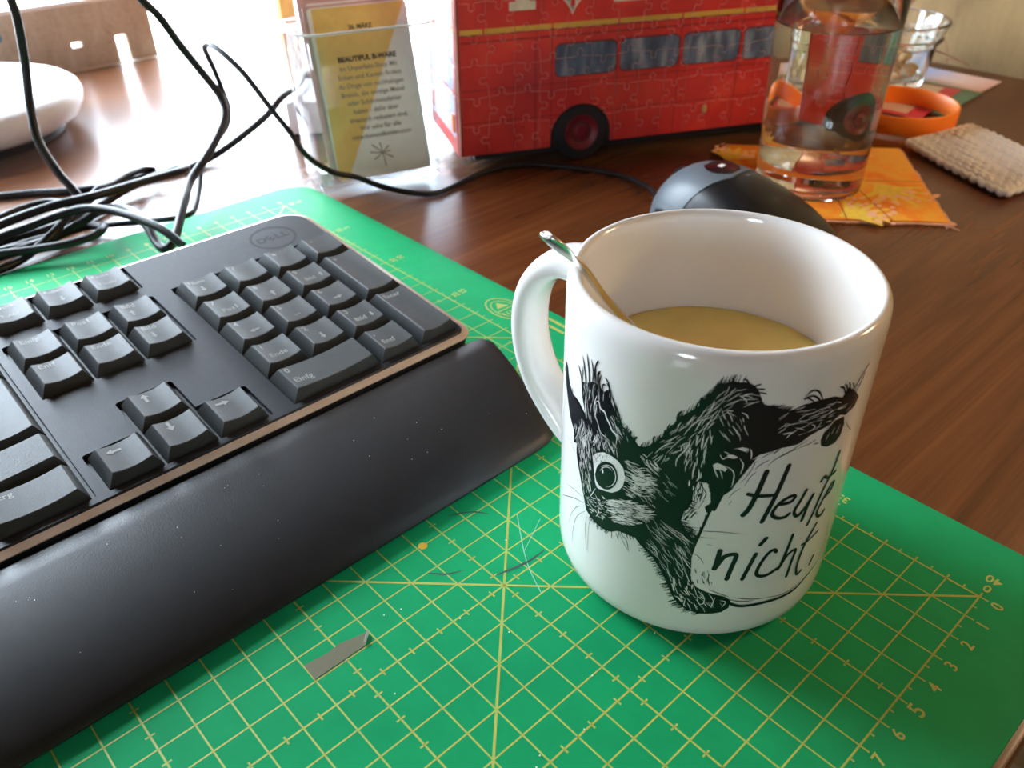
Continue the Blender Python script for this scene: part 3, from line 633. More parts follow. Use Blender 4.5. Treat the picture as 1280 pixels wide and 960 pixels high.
SQ_TEXT=[(6,[(1.65,6.38),(1.54,5.76),(1.4,5.21),(1.28,4.99)]),(5.6,[(2.21,6.47),(2.07,5.71),(1.91,5.07),(1.81,4.7)]),(4.6,[(1.3,5.69),(1.57,5.6),(2.04,5.56)]),(4.6,[(2.24,5.2),(2.5,5.19),(2.62,5.32),(2.52,5.4),(2.25,5.3),(2.08,5.07),(2.06,4.87),(2.22,4.73),(2.43,4.7),(2.56,4.78)]),(4.6,[(2.94,5.43),(2.82,5.11),(2.71,4.84),(2.76,4.65),(2.88,4.6),(3.06,4.8),(3.24,5.16)]),(4.6,[(3.24,5.16),(3.13,4.81),(3.05,4.35)]),(4,[(3.93,6.23),(3.82,5.64),(3.6,5.09),(3.44,4.44),(3.32,4.06)]),(4,[(3.43,5.51),(3.51,5.62),(3.7,5.5),(3.99,5.54)]),(4.2,[(3.81,4.79),(4,4.89),(4.08,5.12),(3.98,5.15),(3.82,4.89),(3.67,4.6),(3.6,4.35),(3.71,4.15),(3.86,4.13),(3.94,4.24)]),(6,[(0.88,3.74),(0.84,3.24),(0.81,3.07)]),(5.6,[(0.83,3.09),(1.01,3.51),(1.23,3.61),(1.32,3.53),(1.25,3.09),(1.19,2.68)]),(5.2,[(1.84,3.54),(1.71,3.04),(1.61,2.64)]),(5.2,[(1.91,3.87),(2.04,4.07)]),(4.8,[(2.44,3.46),(2.36,3.56),(2.2,3.48),(2.03,3.12),(1.98,2.79),(2.12,2.64),(2.35,2.64),(2.6,2.78)]),(4.4,[(2.86,3.92),(2.79,3.42),(2.68,2.86),(2.63,2.73)]),(4.4,[(2.67,2.79),(2.84,3.17),(3.1,3.26),(3.06,2.84),(3.01,2.28)]),(4,[(3.73,3.89),(3.45,3.31),(3.35,2.84),(3.34,2.41),(3.44,2.12),(3.58,2.19)]),(3.2,[(3.31,3.33),(3.49,3.33),(3.92,3.49)]),(3.6,[(4.06,2.46),(3.97,2.17)])]
SQ_FUR=[([(-3.74,5.78),(-3.03,6.27),(-2.88,5.66),(-2.92,4.66),(-2.93,4.08),(-3.23,3.85),(-3.49,4.52)],[(-3.6,5.93),(-3.38,5.03),(-3.07,3.87)],150,0.2,0.012),([(-2.87,6.25),(-2.16,6.42),(-2.04,5.97),(-2.53,5.85),(-2.87,5.62)],[(-2.72,6.42),(-2.48,5.88)],45,0.18,0.011),([(-2.23,4.34),(-1.61,4.72),(-1.11,4.75),(-0.95,4.54),(-1.11,4.23),(-1.54,3.86),(-1.91,3.73),(-2.19,3.88)],[(-2.4,4.08),(-1.74,4.32),(-0.92,4.56)],300,0.28,0.022),([(-1.79,6.02),(-1.26,5.98),(-0.94,5.64),(-1.04,5.15),(-1.62,4.85),(-1.8,5.03),(-1.77,5.5)],[(-1.84,5.55),(-1.37,5.53),(-0.81,5.69)],150,0.2,0.014),([(-1.6,5.59),(-1.28,5.75),(-1.08,5.58),(-1.2,5.3),(-1.49,5.2)],[(-1.82,5.38),(-1.36,5.45),(-0.8,5.56)],60,0.16,0.018),([(-1.44,6.33),(-1.07,6.28),(-0.92,6.09),(-1.05,5.99),(-1.27,6.11)],[(-1.44,6.37),(-1.13,6.17)],30,0.12,0.018),([(-1.56,6.05),(-0.86,6.19),(-0.48,5.81),(-0.43,5.3),(-0.94,4.83),(-1.32,4.93)],[(-1.41,6.04),(-0.88,5.71),(-0.44,5.38)],60,0.2,0.01),([(-3.16,3.8),(-2.42,4.35),(-2.16,4.05),(-2.36,3.52),(-2.89,3.42)],[(-3.1,3.75),(-2.53,3.79)],90,0.08,0.016),([(-1.31,6.56),(-0.87,7.06),(-0.54,7.65),(-0.21,8.01),(-0.2,7.39),(-0.45,6.75),(-0.74,6.41),(-1.22,6.38)],[(-1.28,6.19),(-0.94,6.67),(-0.51,7.31),(-0.17,7.94)],45,0.28,0.012),([(-0.3,7.68),(0.15,8.46),(0.35,8.78),(0.73,8.92),(1.05,8.75),(1.1,8.41),(0.58,8.32),(0.24,7.79),(-0.08,7.41)],[(-0.2,7.39),(0.13,8.15),(0.54,8.65),(1,8.71)],42,0.34,0.013),([(-0.47,6.95),(-0.03,7.5),(0.27,7.48),(0.19,6.66),(-0.05,6.02),(-0.4,6.27)],[(0.03,7.52),(-0.05,6.86),(-0.16,6.16)],40,0.3,0.016),([(0.31,8.18),(0.89,8.23),(0.99,7.54),(0.72,7.29),(0.39,7.5)],[(0.36,8.19),(0.67,7.68),(0.91,7.3)],22,0.24,0.012),([(1.63,8.19),(2.38,8.1),(3.33,8.06),(3.67,7.61),(2.77,7.37),(1.98,7.17),(1.74,7.57)],[(1.32,7.45),(1.87,7.78),(2.66,7.83),(3.7,7.83)],50,0.26,0.013),([(-1.12,4.1),(-0.46,4.38),(0.08,4.01),(0.18,3.37),(0.19,2.58),(-0.36,2.53),(-0.92,3.31)],[(-1.08,4.12),(-0.46,3.62),(0.11,2.67)],75,0.4,0.012),([(-0.3,2.78),(0.25,2.82),(0.48,2.16),(1.23,1.85),(1.29,1.42),(0.32,1.41),(-0.08,1.79)],[(-0.07,2.85),(0.13,2.09),(0.64,1.46)],60,0.22,0.016),([(-3.5,7.43),(-3.06,7.76),(-2.59,7.55),(-3.05,6.45),(-3.33,6.53)],[(-3.03,6.27),(-3.16,6.83),(-3.18,7.63)],40,0.36,0.012),([(-2.43,7.27),(-2.08,7.03),(-1.81,6.67),(-2.09,6.39),(-2.31,6.71)],[(-1.8,6.55),(-2.14,7),(-2.43,7.33)],22,0.24,0.012),([(-3.9,5.87),(-3.36,6.25),(-3.02,6.08),(-2.21,6.2),(-3.71,5.18)],[(-3.66,5.22),(-3.49,5.96),(-3.63,6.39)],60,0.24,0.011)]
SQ_BFUR=[([(-2.23,4.39),(-1.61,4.77),(-1.08,4.76),(-0.91,4.51),(-1.1,4.19),(-1.54,3.81),(-1.91,3.73),(-2.23,3.8)],[(-2.4,4.08),(-1.74,4.32),(-0.92,4.56)],150,0.2,0.011),([(-0.23,4.97),(0,5.19),(0.04,5.65),(0.12,5.96),(0.24,5.79),(0.26,5.34),(0.09,4.9),(-0.09,4.55)],[(-0.35,4.78),(-0.06,5.27),(0.05,5.89)],34,0.26,0.018),([(-0.09,4.5),(0.23,4.36),(0.29,4.16),(0.1,4.12)],[(-0.17,4.53),(0.09,4.22),(0.24,3.93)],22,0.2,0.016),([(-0.16,6.4),(0.07,6.43),(0.22,6.01),(0.25,5.58),(-0.02,5.69)],[(-0.11,6.47),(0.03,6.08),(0.15,5.56)],26,0.24,0.018),([(-2.94,5.44),(-2.72,5.66),(-2.29,5.82),(-2.46,5.56),(-2.84,5.24)],[(-2.67,5.71),(-2.59,5.36)],30,0.08,0.012),([(0.38,2.96),(0.69,3),(0.84,2.44),(0.53,2.41)],[(0.46,2.97),(0.6,2.42)],9,0.12,0.012),([(-1.43,6.29),(-1.07,6.24),(-0.92,6.09),(-1.26,5.98)],[(-1.33,5.95),(-1.3,6.39)],10,0.1,0.014)]
SQ_TICK=[([(-1.18,3.35),(-1.04,3.25),(-0.8,3.06),(-0.63,2.82),(-0.49,2.59),(-0.33,2.24),(-0.22,1.98),(-0.1,1.73),(0.06,1.53),(0.33,1.35),(0.66,1.28)],-0.135,-0.095,90),([(-1.45,6.53),(-1.25,6.69),(-1.09,6.88),(-0.88,7.16),(-0.82,7.37),(-0.61,7.69),(-0.48,7.9),(-0.28,8.11),(-0.15,8.27),(-0.08,8.45),(0.07,8.67),(0.21,8.89),(0.49,9.01),(0.78,9.01)],0.041,0.176,82),([(-2.37,7.37),(-2.16,7.17),(-2.05,6.99),(-1.88,6.82),(-1.69,6.67),(-1.59,6.47)],0.054,0.176,33),([(-1.89,3.44),(-1.36,3.57)],0.041,-0.135,12),([(-2.91,3.25),(-2.67,3.18),(-2.38,3.17),(-2.1,3.26)],-0.027,-0.108,24),([(1.39,8.35),(1.68,8.25),(1.96,8.15)],0.162,0.054,15),([(-0.2,4.62),(-0.13,4.48),(0.01,4.26),(0.14,4.1)],0.216,-0.027,21),([(-0.17,4.91),(-0.04,5.13),(-0,5.39)],0.135,-0.041,12)]
rnd = random.Random(3)
def on_mug(off):
    def f(s, z):
        a = s / MR + math.radians(212); R = MR + off + lift[0]
        return (R * math.cos(a), R * math.sin(a), z)
    return f
lift = [0.0]          # strokes lie on one another like layers of ink
PX = .0235            # one picture pixel of the drawing in cm
rnd = random.Random(3)
mb = MB(); pl = on_mug(.004)
for P in SQ_BLACK: fill(mb, P, pl)
mb.obj('squirrel_print', M_INK, mug, smooth=0)
mb = MB(); pl = on_mug(.007)
for P in SQ_WHITE: fill(mb, P, pl)
def tap(t): return min(1, .15 + 3 * t, 3.2 * (1 - t) + .05)
def fur(mb, F, pl):
  for P, G, n, L, w in F:
      x0, x1 = min(q[0] for q in P), max(q[0] for q in P); y0, y1 = min(q[1] for q in P), max(q[1] for q in P)
      k = t = 0
      while k < n and t < 6000:
          t += 1
          x, y = rnd.uniform(x0, x1), rnd.uniform(y0, y1)
          if not inside(P, x, y): continue
          k += 1; best = None
          for (ax, ay), (bx, by) in zip(G, G[1:]):
              dx, dy = bx - ax, by - ay; s = max(0, min(1, ((x - ax) * dx + (y - ay) * dy) / (dx * dx + dy * dy)))
              d = math.hypot(x - ax - s * dx, y - ay - s * dy)
              if best is None or d < best[0]: best = (d, math.atan2(dy, dx))
          a = best[1] + rnd.gauss(0, .14); l = L * rnd.uniform(.6, 1.5); c = rnd.uniform(-.25, .25)
          p0 = (x - l / 2 * math.cos(a), y - l / 2 * math.sin(a)); p2 = (x + l / 2 * math.cos(a + c), y + l / 2 * math.sin(a + c))
          lift[0] = (k % 40) * .00006; ribbon(mb, [p0, (x, y), p2], w * rnd.uniform(.6, 1.4), pl, tap, 2)
fur(mb, SQ_FUR, pl)
mb.obj('squirrel_fur_highlight', M_GLAZE, mug, smooth=0)
lift[0] = 0.0
mb = MB(); pl = on_mug(.010)
fur(mb, SQ_BFUR, pl); lift[0] = .0026
for P in SQ_BLACK2: fill(mb, P, pl)
for w, P in SQ_BSTROKE: ribbon(mb, P, w * PX, pl, (lambda t: min(1, .35 + 2 * t, 4 * (1 - t) + .1)) if w < 3 else (lambda t: min(1, .9 + t, 2.2 * (1 - t) + .08)))
for P, dx, dz, n in SQ_TICK:
    ln_ = [math.dist(a, b) for a, b in zip(P, P[1:])]; tot = sum(ln_)
    for k in range(n):
        d = rnd.uniform(0, tot); i = 0
        while d > ln_[i]: d -= ln_[i]; i += 1
        f = d / ln_[i]; x = P[i][0] + f * (P[i + 1][0] - P[i][0]); y = P[i][1] + f * (P[i + 1][1] - P[i][1])
        q = rnd.uniform(.5, 1.5); e = rnd.uniform(-.04, .04)
        ribbon(mb, [(x - dx * .4, y - dz * .4), (x + dx * q * .5 + e, y + dz * q * .5), (x + dx * q, y + dz * q + e)], .026, pl, lambda t: 1.05 - t, 3)
mb.obj('squirrel_outline', M_INK, mug, smooth=0)
mb = MB(); pl = on_mug(.013)
for w, P in SQ_WSTROKE: ribbon(mb, P, w * PX, pl, tap)
mb.obj('squirrel_white_line', M_GLAZE, mug, smooth=0)['kind'] = 'stuff'
mb = MB(); pl = on_mug(.010)
for w, P in SQ_TEXT:
    ribbon(mb, P, w * PX, pl)
    for x, y in (P[0], P[-1]): disc(mb, x, y, w * PX / 2, w * PX / 2, pl, 10)
mb.obj('handwriting', M_INK, mug, smooth=0)

M_DRINK = simple('milky_drink', (.97, .60, .17), .18, .06, .6, Subsurface_Weight=.3)
dr = MB().lathe([(0.01, 1.3), (3.66, 1.3), (3.66, 6.42), (3.62, 6.5), (3.56, 6.48), (.01, 6.48)], 96, MUG, cap0=True, cap1=True).obj('drink', M_DRINK)
tag(dr, 'milky orange drink filling the white mug two thirds', 'drink')

M_STEEL = simple('polished_steel', (.78, .76, .73), .26, .03, Metallic=1.0)
sp = thing('spoon', 'steel teaspoon standing in the mug against its rim', 'spoon')
K = [(-8.62, 9.77, 11.2), (-8.0, 9.8, 10.55), (-7.25, 9.86, 9.86), (-6.3, 9.95, 8.65), (-5.2, 10.0, 7.4), (-4.3, 9.7, 6.2), (-3.8, 9.4, 5.2), (-3.5, 9.2, 4.4)]
path = smooth_path(K, 6); rs = []
up = Vector((.62, .36, .7)).normalized()
for k, q in enumerate(path):
    f = k / (len(path) - 1); t = (path[min(k + 1, len(path) - 1)] - path[max(k - 1, 0)]).normalized()
    b = t.cross(Vector((-.25, .95, .2))).normalized(); n = t.cross(b)
    w = (.43 if f < .1 else .43 - .24 * min(1, (f - .1) / .2)) * min(1, .45 + f * 9); th = .085 if f < .4 else .085 + .05 * (f - .4)
    rs.append([q + n * (w * math.cos(a)) + b * (th * math.sin(a)) for a in [2 * PI * i / 14 for i in range(14)]])
MB().rings(rs).obj('stem', M_STEEL, sp, smooth=60)
bw = MB(); rs = []
for k in range(9):
    f = k / 8; w = .95 * math.sqrt(max(.0, 1 - (2 * f - 1) ** 2)) + .1
    c = Vector((-3.5 + .3 * f, 9.2 - 1.3 * f, 4.4 - 2.6 * f))
    rs.append([c + Vector((w * math.cos(a), .1 * math.sin(a) , .1 * math.sin(a))) for a in [2 * PI * i / 14 for i in range(14)]])
bw.rings(rs).obj('bowl', M_STEEL, sp, smooth=60)

# ---------------------------------------------------------------- mouse and its cable
M_MBLK = simple('mouse_black', (.008, .0085, .010), .3, .05)
M_MGRY = simple('mouse_grey', (.12, .14, .16), .42, .06)
M_MGLO = simple('mouse_gloss', (.012, .004, .006), .1, .05)
M_CAB = simple('cable_black', (.008, .008, .009), .42, .1, Specular_IOR_Level=.36)
MS = (14.95, 18.65)
ms = thing('mouse', 'black computer mouse with grey top partly hidden behind the mug', 'mouse', (MS[0], MS[1], DESK), (0, 0, math.radians(2)))
def msurf(u, v, off=0):
    """u: 0 front .. 1 back, v: -1 .. 1 across the top, down to the desk"""
    y = 5.5 - 11 * u
    h = 4.0 * (math.sin(PI * min(1, (u * 1.0) ** .62)) ** .62) if 0 < u < 1 else 0
    h = max(h, .001)
    w = 2.95 * (1 - abs(2 * u - 1) ** 3.2) ** .45 * (1 - .10 * math.sin(PI * u * 2)) if 0 < u < 1 else 0.0
    a = v * PI / 2
    x = (w + off) * math.copysign(abs(math.sin(a)) ** .85, math.sin(a)); z = (h + off) * abs(math.cos(a)) ** .6
    return (x, y + (off if u < .05 else 0), z)
us = [.002, .012, .03, .06, .1, .15, .2, .26, .32, .4, .48, .56, .64, .72, .8, .87, .93, .97, .99, .998]
vs = [-1 + i / 12 for i in range(25)]
MB().rings([[msurf(u, v) for v in vs] for u in us], False, True, True).obj('body', M_MBLK, ms, smooth=60)
def mpatch(name, u0, u1, v0, v1, off, mat, shape=None, nu=14, nv=14, par=None):
    g = []
    for i in range(nu + 1):
        u = u0 + (u1 - u0) * i / nu; row = []
        a, b = shape(i / nu) if shape else (v0, v1)
        for j in range(nv + 1): row.append(msurf(u, a + (b - a) * j / nv, off))
        g.append(row)
    m = MB().rings(g, False, False, False)
    g2 = [[msurf(u0 + (u1 - u0) * i / nu, (shape(i / nu) if shape else (v0, v1))[0] + ((shape(i / nu) if shape else (v0, v1))[1] - (shape(i / nu) if shape else (v0, v1))[0]) * j / nv, -.02) for j in range(nv + 1)] for i in range(nu + 1)]
    for A, B in ((g[0], g2[0]), (g[-1], g2[-1]), ([r[0] for r in g], [r[0] for r in g2]), ([r[-1] for r in g], [r[-1] for r in g2])): m.rings([A, B], False, False, False)
    return m.obj(name, mat, par or ms, smooth=50)
top = mpatch('grey_top', .03, .42, -.84, .62, .05, M_MGRY, lambda t: (-.97 + .85 * max(0, t - .5) / .5, .66 - .1 * t))
pt = mpatch('button_patch', .25, .40, -.1, .2, .075, M_MGLO, lambda t: (-.02 - .16 * math.sin(PI * min(1, .12 + t * .8)), .02 + .16 * math.sin(PI * min(1, .12 + t * .8))))
mpatch('white_mark', .31, .335, -.035, .03, .085, M_WHITEP, par=pt, nu=3, nv=3)
mpatch('side_button', .10, .26, -.95, -.80, .075, M_MBLK)
wl = MB().lathe([(.55, -.3), (.62, -.2), (.62, .2), (.55, .3)], 24, cap0=True, cap1=True)
wl.v = [(z, 4.2 + y, 2.75 + x) for x, y, z in wl.v]
wl.obj('scroll_wheel', M_MBLK, ms)
def cable(name, pts, r, parent=None, mat=None):
    return MB().tube(smooth_path(pts, 7), r, 10).obj(name, mat or M_CAB, parent, smooth=60)
MC = [(14.98, 23.9, .75), (15.3, 24.9, .62), (16.3, 25.9, .35), (17.35, 27.35, 0), (17.89, 29.7, -.13), (17.1, 31.95, -.13), (15.5, 34.7, -.13), (13.74, 35.83, -.13), (11.88, 36.14, -.13), (9.55, 35.81, -.13), (7.8, 35.58, -.12), (7.03, 36.06, -.1), (6.11, 36.81, .1), (5.05, 37.81, .5), (4.19, 38.6, 1.0), (3.0, 38.9, 1.5), (1.95, 38.95, 2.3), (1.08, 38.8, 3.29), (.75, 39.34, 4.32), (.46, 40.61, 5.48), (-.01, 41.95, 7.06), (-.35, 43.22, 7.95), (-.45, 44.36, 8.27), (-.3, 45.39, 8.13), (-.05, 46.37, 7.62), (.61, 47.2, 6.27), (1.1, 47.7, 4.81), (1.2, 47.6, 3.76), (.6, 47.0, 2.95), (-.9, 46.2, 2.2), (-2.5, 44.6, 1.75), (-3.43, 43.28, 1.15), (-4.6, 41.59, .8), (-5.5, 41.0, .75), (-7.03, 42.3, .5), (-8.35, 43.93, .2), (-9.65, 45.0, .05), (-10.72, 45.08, .05), (-12.17, 45.33, .05), (-13.85, 45.3, .05), (-15.5, 45.44, .05)]
mc = cable('cable', MC, .165)
mc.parent = ms; mc.matrix_parent_inverse = (Matrix.Translation((MS[0], MS[1], DESK)) @ Matrix.Rotation(math.radians(2), 4, 'Z')).inverted()
mc.data.transform(mc.matrix_parent_inverse); mc.matrix_parent_inverse = Matrix.Identity(4)
CB = 'tangled cables beside the keyboard'
def cthing(label, pts, r=.24): tag(cable('cable', pts, r), label, 'cable', CB)
cthing('black cable hanging down in the middle and twisting round the mouse cable', [(-6.5, 47.4, 16), (-4.8, 47.5, 14.2), (-3.11, 47.59, 11.67), (-2.55, 47.38, 10.5), (-1.73, 47.6, 9.45), (-.86, 47.8, 7.79), (.07, 47.95, 6.19), (.75, 47.4, 4.6), (.4, 46.6, 3.65), (-.85, 45.3, 3.0), (-2.35, 44.1, 2.4), (-3.95, 42.9, 1.85), (-5.25, 41.1, 1.55), (-6.62, 39.27, 1.0), (-7.36, 38.4, .7), (-7.87, 38.36, .5), (-7.94, 39.12, .6), (-7.8, 40.32, 1.0), (-7.72, 42.07, 1.25), (-7.86, 43.25, 1.2), (-8.28, 44.15, 1.05), (-9.15, 43.85, 1.15), (-10.12, 43.9, .8), (-11.62, 43.9, .45), (-13.31, 43.6, .45), (-15.5, 43.6, .45)])
cthing('black cable hanging at the far left in front of the white base', [(-8.4, 49.2, 16), (-8.49, 49.23, 12.24), (-8.57, 49.25, 11.07), (-8.58, 49.25, 10.1), (-8.81, 49.6, 7.89), (-9.29, 49.42, 5.79), (-9.64, 48.7, 4.01), (-9.37, 48.0, 2.4), (-9.12, 47.1, 1.6), (-9.0, 46.6, 1.0), (-9.1, 47.3, .5), (-9.4, 48.4, .35), (-10.12, 49.4, .35), (-11.36, 49.6, .3), (-12.71, 49.09, .3), (-14.5, 48.2, .3)])
cthing('black cable doubled into a long narrow loop across the bundle', [(-15.5, 45.35, 1.2), (-14.54, 45.25, 1.3), (-13.63, 45.03, 1.45), (-12.36, 45.03, 1.6), (-10.71, 44.88, 1.75), (-8.61, 44.68, 1.75), (-6.05, 45.48, 1.5), (-3.76, 46.5, 1.15), (-2.77, 46.95, 1.0), (-2.3, 47.5, .9), (-2.4, 48.3, .7), (-3.12, 48.9, .4), (-4.35, 49.0, .25), (-5.77, 48.6, .15), (-7.55, 47.6, .1), (-9.55, 46.5, .1), (-11.4, 46.1, .1), (-13.07, 46.1, .1), (-15.5, 46.0, .1)])
cthing('black cable crossing over the others with one visible free end', [(-3.35, 49.9, .35), (-4.1, 50.0, .55), (-5.2, 49.07, .85), (-6.7, 47.67, 1.1), (-7.9, 46.4, 1.45), (-8.9, 45.6, 1.2), (-10.2, 44.5, 1.3), (-11.61, 43.3, .95), (-12.84, 42.95, .5), (-13.74, 42.9, .2), (-14.63, 42.6, .2), (-16, 42.6, .2)], .22)
cthing('black cable coiled into wide loops that reach over the mat edge', [(-7.32, 37.28, .9), (-7.67, 38.54, 1.45), (-8.21, 40.16, 1.7), (-8.82, 41.76, 1.8), (-9.62, 43.03, 1.8), (-10.69, 43.55, 1.7), (-12.32, 43.7, 1.5), (-13.93, 44.12, 1.2), (-14.93, 43.83, 1.0), (-15.26, 43.3, .85), (-14.69, 43.1, .8), (-14.18, 42.9, .8), (-12.91, 42.3, .8), (-11.58, 41.6, .9), (-10.49, 41.4, .95), (-9.84, 41.6, 1.0), (-9.33, 42.4, .9), (-9.15, 43.4, .5), (-9.7, 44.4, .35), (-10.9, 44.6, .25), (-12.49, 44.3, .25), (-13.95, 44.5, .3), (-15.5, 44.6, .3)], .22)
cthing('black cable running back flat on the desk towards the white box', [(-15, 55.5, -.1), (-12.73, 54.39, -.1), (-11.6, 53.57, -.1), (-9.99, 52.71, -.1), (-8.46, 51.57, -.1), (-7.19, 50.9, -.1), (-5.99, 50.45, -.1), (-3.79, 50.55, -.1), (-2.37, 50.13, -.1), (-.86, 50.05, -.1), (1.59, 50.44, .3), (4.54, 49.8, 1.9), (6.5, 50.6, 2.7), (9.0, 52.6, 2.62), (11.2, 55.4, 2.6), (13.6, 59.0, .6), (15.5, 62, -.08), (22, 70, -.08)])

# ---------------------------------------------------------------- clear holder with cards
M_ACR = clear('clear_acrylic', (.93, .95, .955), 1.7, .03)
HO = (3.84, 39.69); HROT = math.radians(-18)
hold = thing('card_holder', 'clear plastic box holding a stack of upright cards', 'card holder', (HO[0], HO[1], DESK), (0, 0, HROT))
def hring(d, z, r=1.15): return [(x, y, z) for x, y in rrect(-1.25 - z * .02 + d, 6.6 + z * .02 - d, .0 + d, 5.2 - d, max(.1, r - d), 8)]
MB().rings([hring(.3, 0), hring(.06, .08), hring(0, .3), hring(0, 9.1), hring(.05, 9.2), hring(.15, 9.2), hring(.2, 9.1), hring(.2, .5), hring(.5, .35)]).obj('box', M_ACR, hold, smooth=40)
M_RIM = simple('polished_rim', (.85, .88, .88), .15, .02, Transmission_Weight=.6)
MB().rings([hring(-.03, 9.1), hring(-.03, 9.2), hring(.1, 9.24), hring(.22, 9.2), hring(.22, 9.1)] , cap0=False, cap1=False).obj('rim', M_RIM, hold)
HM = Matrix.Translation((HO[0], HO[1], DESK)) @ Matrix.Rotation(HROT, 4, 'Z')
LEAN = math.atan(.3)
M_CARDW = simple('pale_card', (.84, .86, .80), .6, .04)
M_MUST = simple('mustard_ink', (.80, .56, .17), .6, .05)
M_CARDP = simple('pink_card', (.62, .40, .37), .6, .05)
M_CARDB = simple('brown_card', (.34, .20, .13), .6, .06)
M_TXT = simple('grey_ink', (.20, .20, .18), .6)
M_TXTB = simple('dark_ink', (.03, .03, .03), .6)
def card(label, x, y, h, mat, lean=LEAN, roll=0.0, w=5.95, g='cards in the clear holder'):
    m = HM @ Matrix.Translation((x, y, .56)) @ Matrix.Rotation(-lean, 4, 'X') @ Matrix.Rotation(roll, 4, 'Y')
    c = thing('card', label, 'card', m.to_translation(), m.to_euler(), g)
    me = MB().prism(rrect(0, w, 0, h, .25, 4), 0, .05); me.v = [(a, .05 - b, c_) for a, c_, b in me.v]
    me.obj('sheet', mat, c)
    return c
c0 = card('printed card in mustard and pale grey at the front of the clear holder', -.02, .62, 9.75, M_CARDW)
cp = lambda a, b, z=0: (a, -.004 - z, b)
mb = MB(); fill(mb, [(.06, .1), (.62, .06), (5.82, 9.69), (.1, 9.69)], lambda a, b: cp(a, b), .2); mb.obj('mustard_area', M_MUST, c0, smooth=0)
def ctext(name, rows, mat):
    mb = MB()
    for s, size, x, z, bold in rows: merge_text(mb, s, size, lambda a, b, q: cp(x + a, z + b, .003), bold=bold, extrude=0)
    mb.obj(name, mat, c0, smooth=0)
ctext('card_heading', [('26. MÄRZ', .34, 2.95, 8.55, .012), ('BEAUTIFUL B-WARE', .40, 3.05, 6.82, .022)], M_TXTB)
rows = ['Im Unperfekt-Shop Mit', 'Ecken und Kanten findest', 'du Dinge von nachhaltigen', 'Brands, die winzige Makel', 'oder Schönheitsfehler', 'haben - dafür aber', 'drastisch reduziert sind.', 'Wir sehn für alle', 'mitecken­undkanten.com'.replace('\u00ad', '')]
ctext('card_text', [(s, .38, 3.05 + (.1 if i > 5 else 0), 6.32 - .49 * i, .006) for i, s in enumerate(rows)], M_TXT)
mb = MB()
for a, l in ((95, .62), (40, .6), (8, .55), (-28, .75), (-82, .8), (-150, .65), (170, .75), (135, .8)):
    ribbon(mb, [(2.95, 1.3), (2.95 + l * .5 * math.cos(math.radians(a)) + .03, 1.3 + l * .5 * math.sin(math.radians(a))), (2.95 + l * math.cos(math.radians(a)), 1.3 + l * math.sin(math.radians(a)))], .07, lambda x, y: cp(x, y, .002), lambda t: .6 + .6 * t)
mb.obj('star_drawing', M_TXT, c0, smooth=0)
for i, (x, y, h, m_, r) in enumerate(((-.2, .76, 9.85, M_CARDP, -.004), (-.05, .90, 9.95, M_CARDW, .006), (-.3, 1.04, 10.1, M_CARDP, -.008), (-.22, 1.18, 10.1, M_CARDB, .005), (-.32, 1.32, 10.4, M_CARDP, -.006))):
    lab = ('pale pink card edge close behind the mustard one in the holder', 'whitish card in the holder, second behind the mustard one', 'pink card with a taller edge in the middle of the holder stack', 'brown card between the pink ones in the clear holder', 'tallest pink card at the back of the clear holder')[i]
    card(lab, x, y, h, m_, LEAN, r)

# ---------------------------------------------------------------- bus-shaped jigsaw
def bus_mat():
    m = Mat('bus_print'); x, y, z = m.xyz()
    n = m.noise(.35, detail=4); nf = m.noise(1.2, (1, 1, .3), 3)
    red = m.ramp(n, [(.3, (.46, .022, .024)), (.55, (.60, .034, .030)), (.75, (.70, .07, .05))])
    def box(cx, cz, hx, hz, r, X=x):
        qx = ((X - cx).abs() - (hx - r)).max(0.0); qz = ((z - cz).abs() - (hz - r)).max(0.0)
        return r - (qx * qx + qz * qz).sqrt()          # > 0 inside
    col = red
    # dark panel joints
    xm = (x - 6.06).mod(4.3)
    lines = ((xm - 2.15).abs() - 2.11).gt(0.0) * z.lt(8.0) * x.gt(3.0)
    for a, b in ((7.52, .05), (4.72, .03), (2.75, .03)): lines = lines.max((b - (z - a).abs()).gt(0.0))
    lines = lines.max((.05 - (x - 5.0).abs()).gt(0.0) * z.lt(7.5))
    col = m.mix(lines * .62, col, (.09, .006, .01))
    # lower and upper deck windows
    gl = m.ramp(nf, [(.2, (.02, .03, .055)), (.5, (.10, .135, .20)), (.8, (.42, .46, .50))])
    xw = (x - 6.26).mod(4.3)
    for zc, zh, xa in ((6.06, .93, 6.1), (13.55, .8, 1.9)):
        rng = x.gt(xa) * x.lt(27.4 if zc > 8 else 25.2)
        d = box(2.03, zc, 1.99, zh, .38, xw)
        col = m.mix((d + .09).gt(0.0) * rng * .85, col, (.07, .012, .016))
        col = m.mix(d.gt(0.0) * rng, col, gl)
    # gold band with a dark underline, broken at the panel joints
    gap = 1.0 - ((xm - 2.15).abs() - 2.09).gt(0.0)
    col = m.mix((.05 - (z - 7.93).abs()).gt(0.0) * .8, col, (.10, .008, .01))
    col = m.mix((.15 - (z - 8.10).abs()).gt(0.0) * gap, col, (.60, .36, .06))
    col = m.mix((.05 - (x - 4.2).abs()).gt(0.0) * (.05 - (z - 2.2).abs()).gt(0.0), col, (.02, .0, .0))
    m.color(col).set(Roughness=.30, Coat_Weight=.15, Coat_Roughness=.15)
    m.bump(m.noise(6, detail=2), .06, .02)
    return m.m
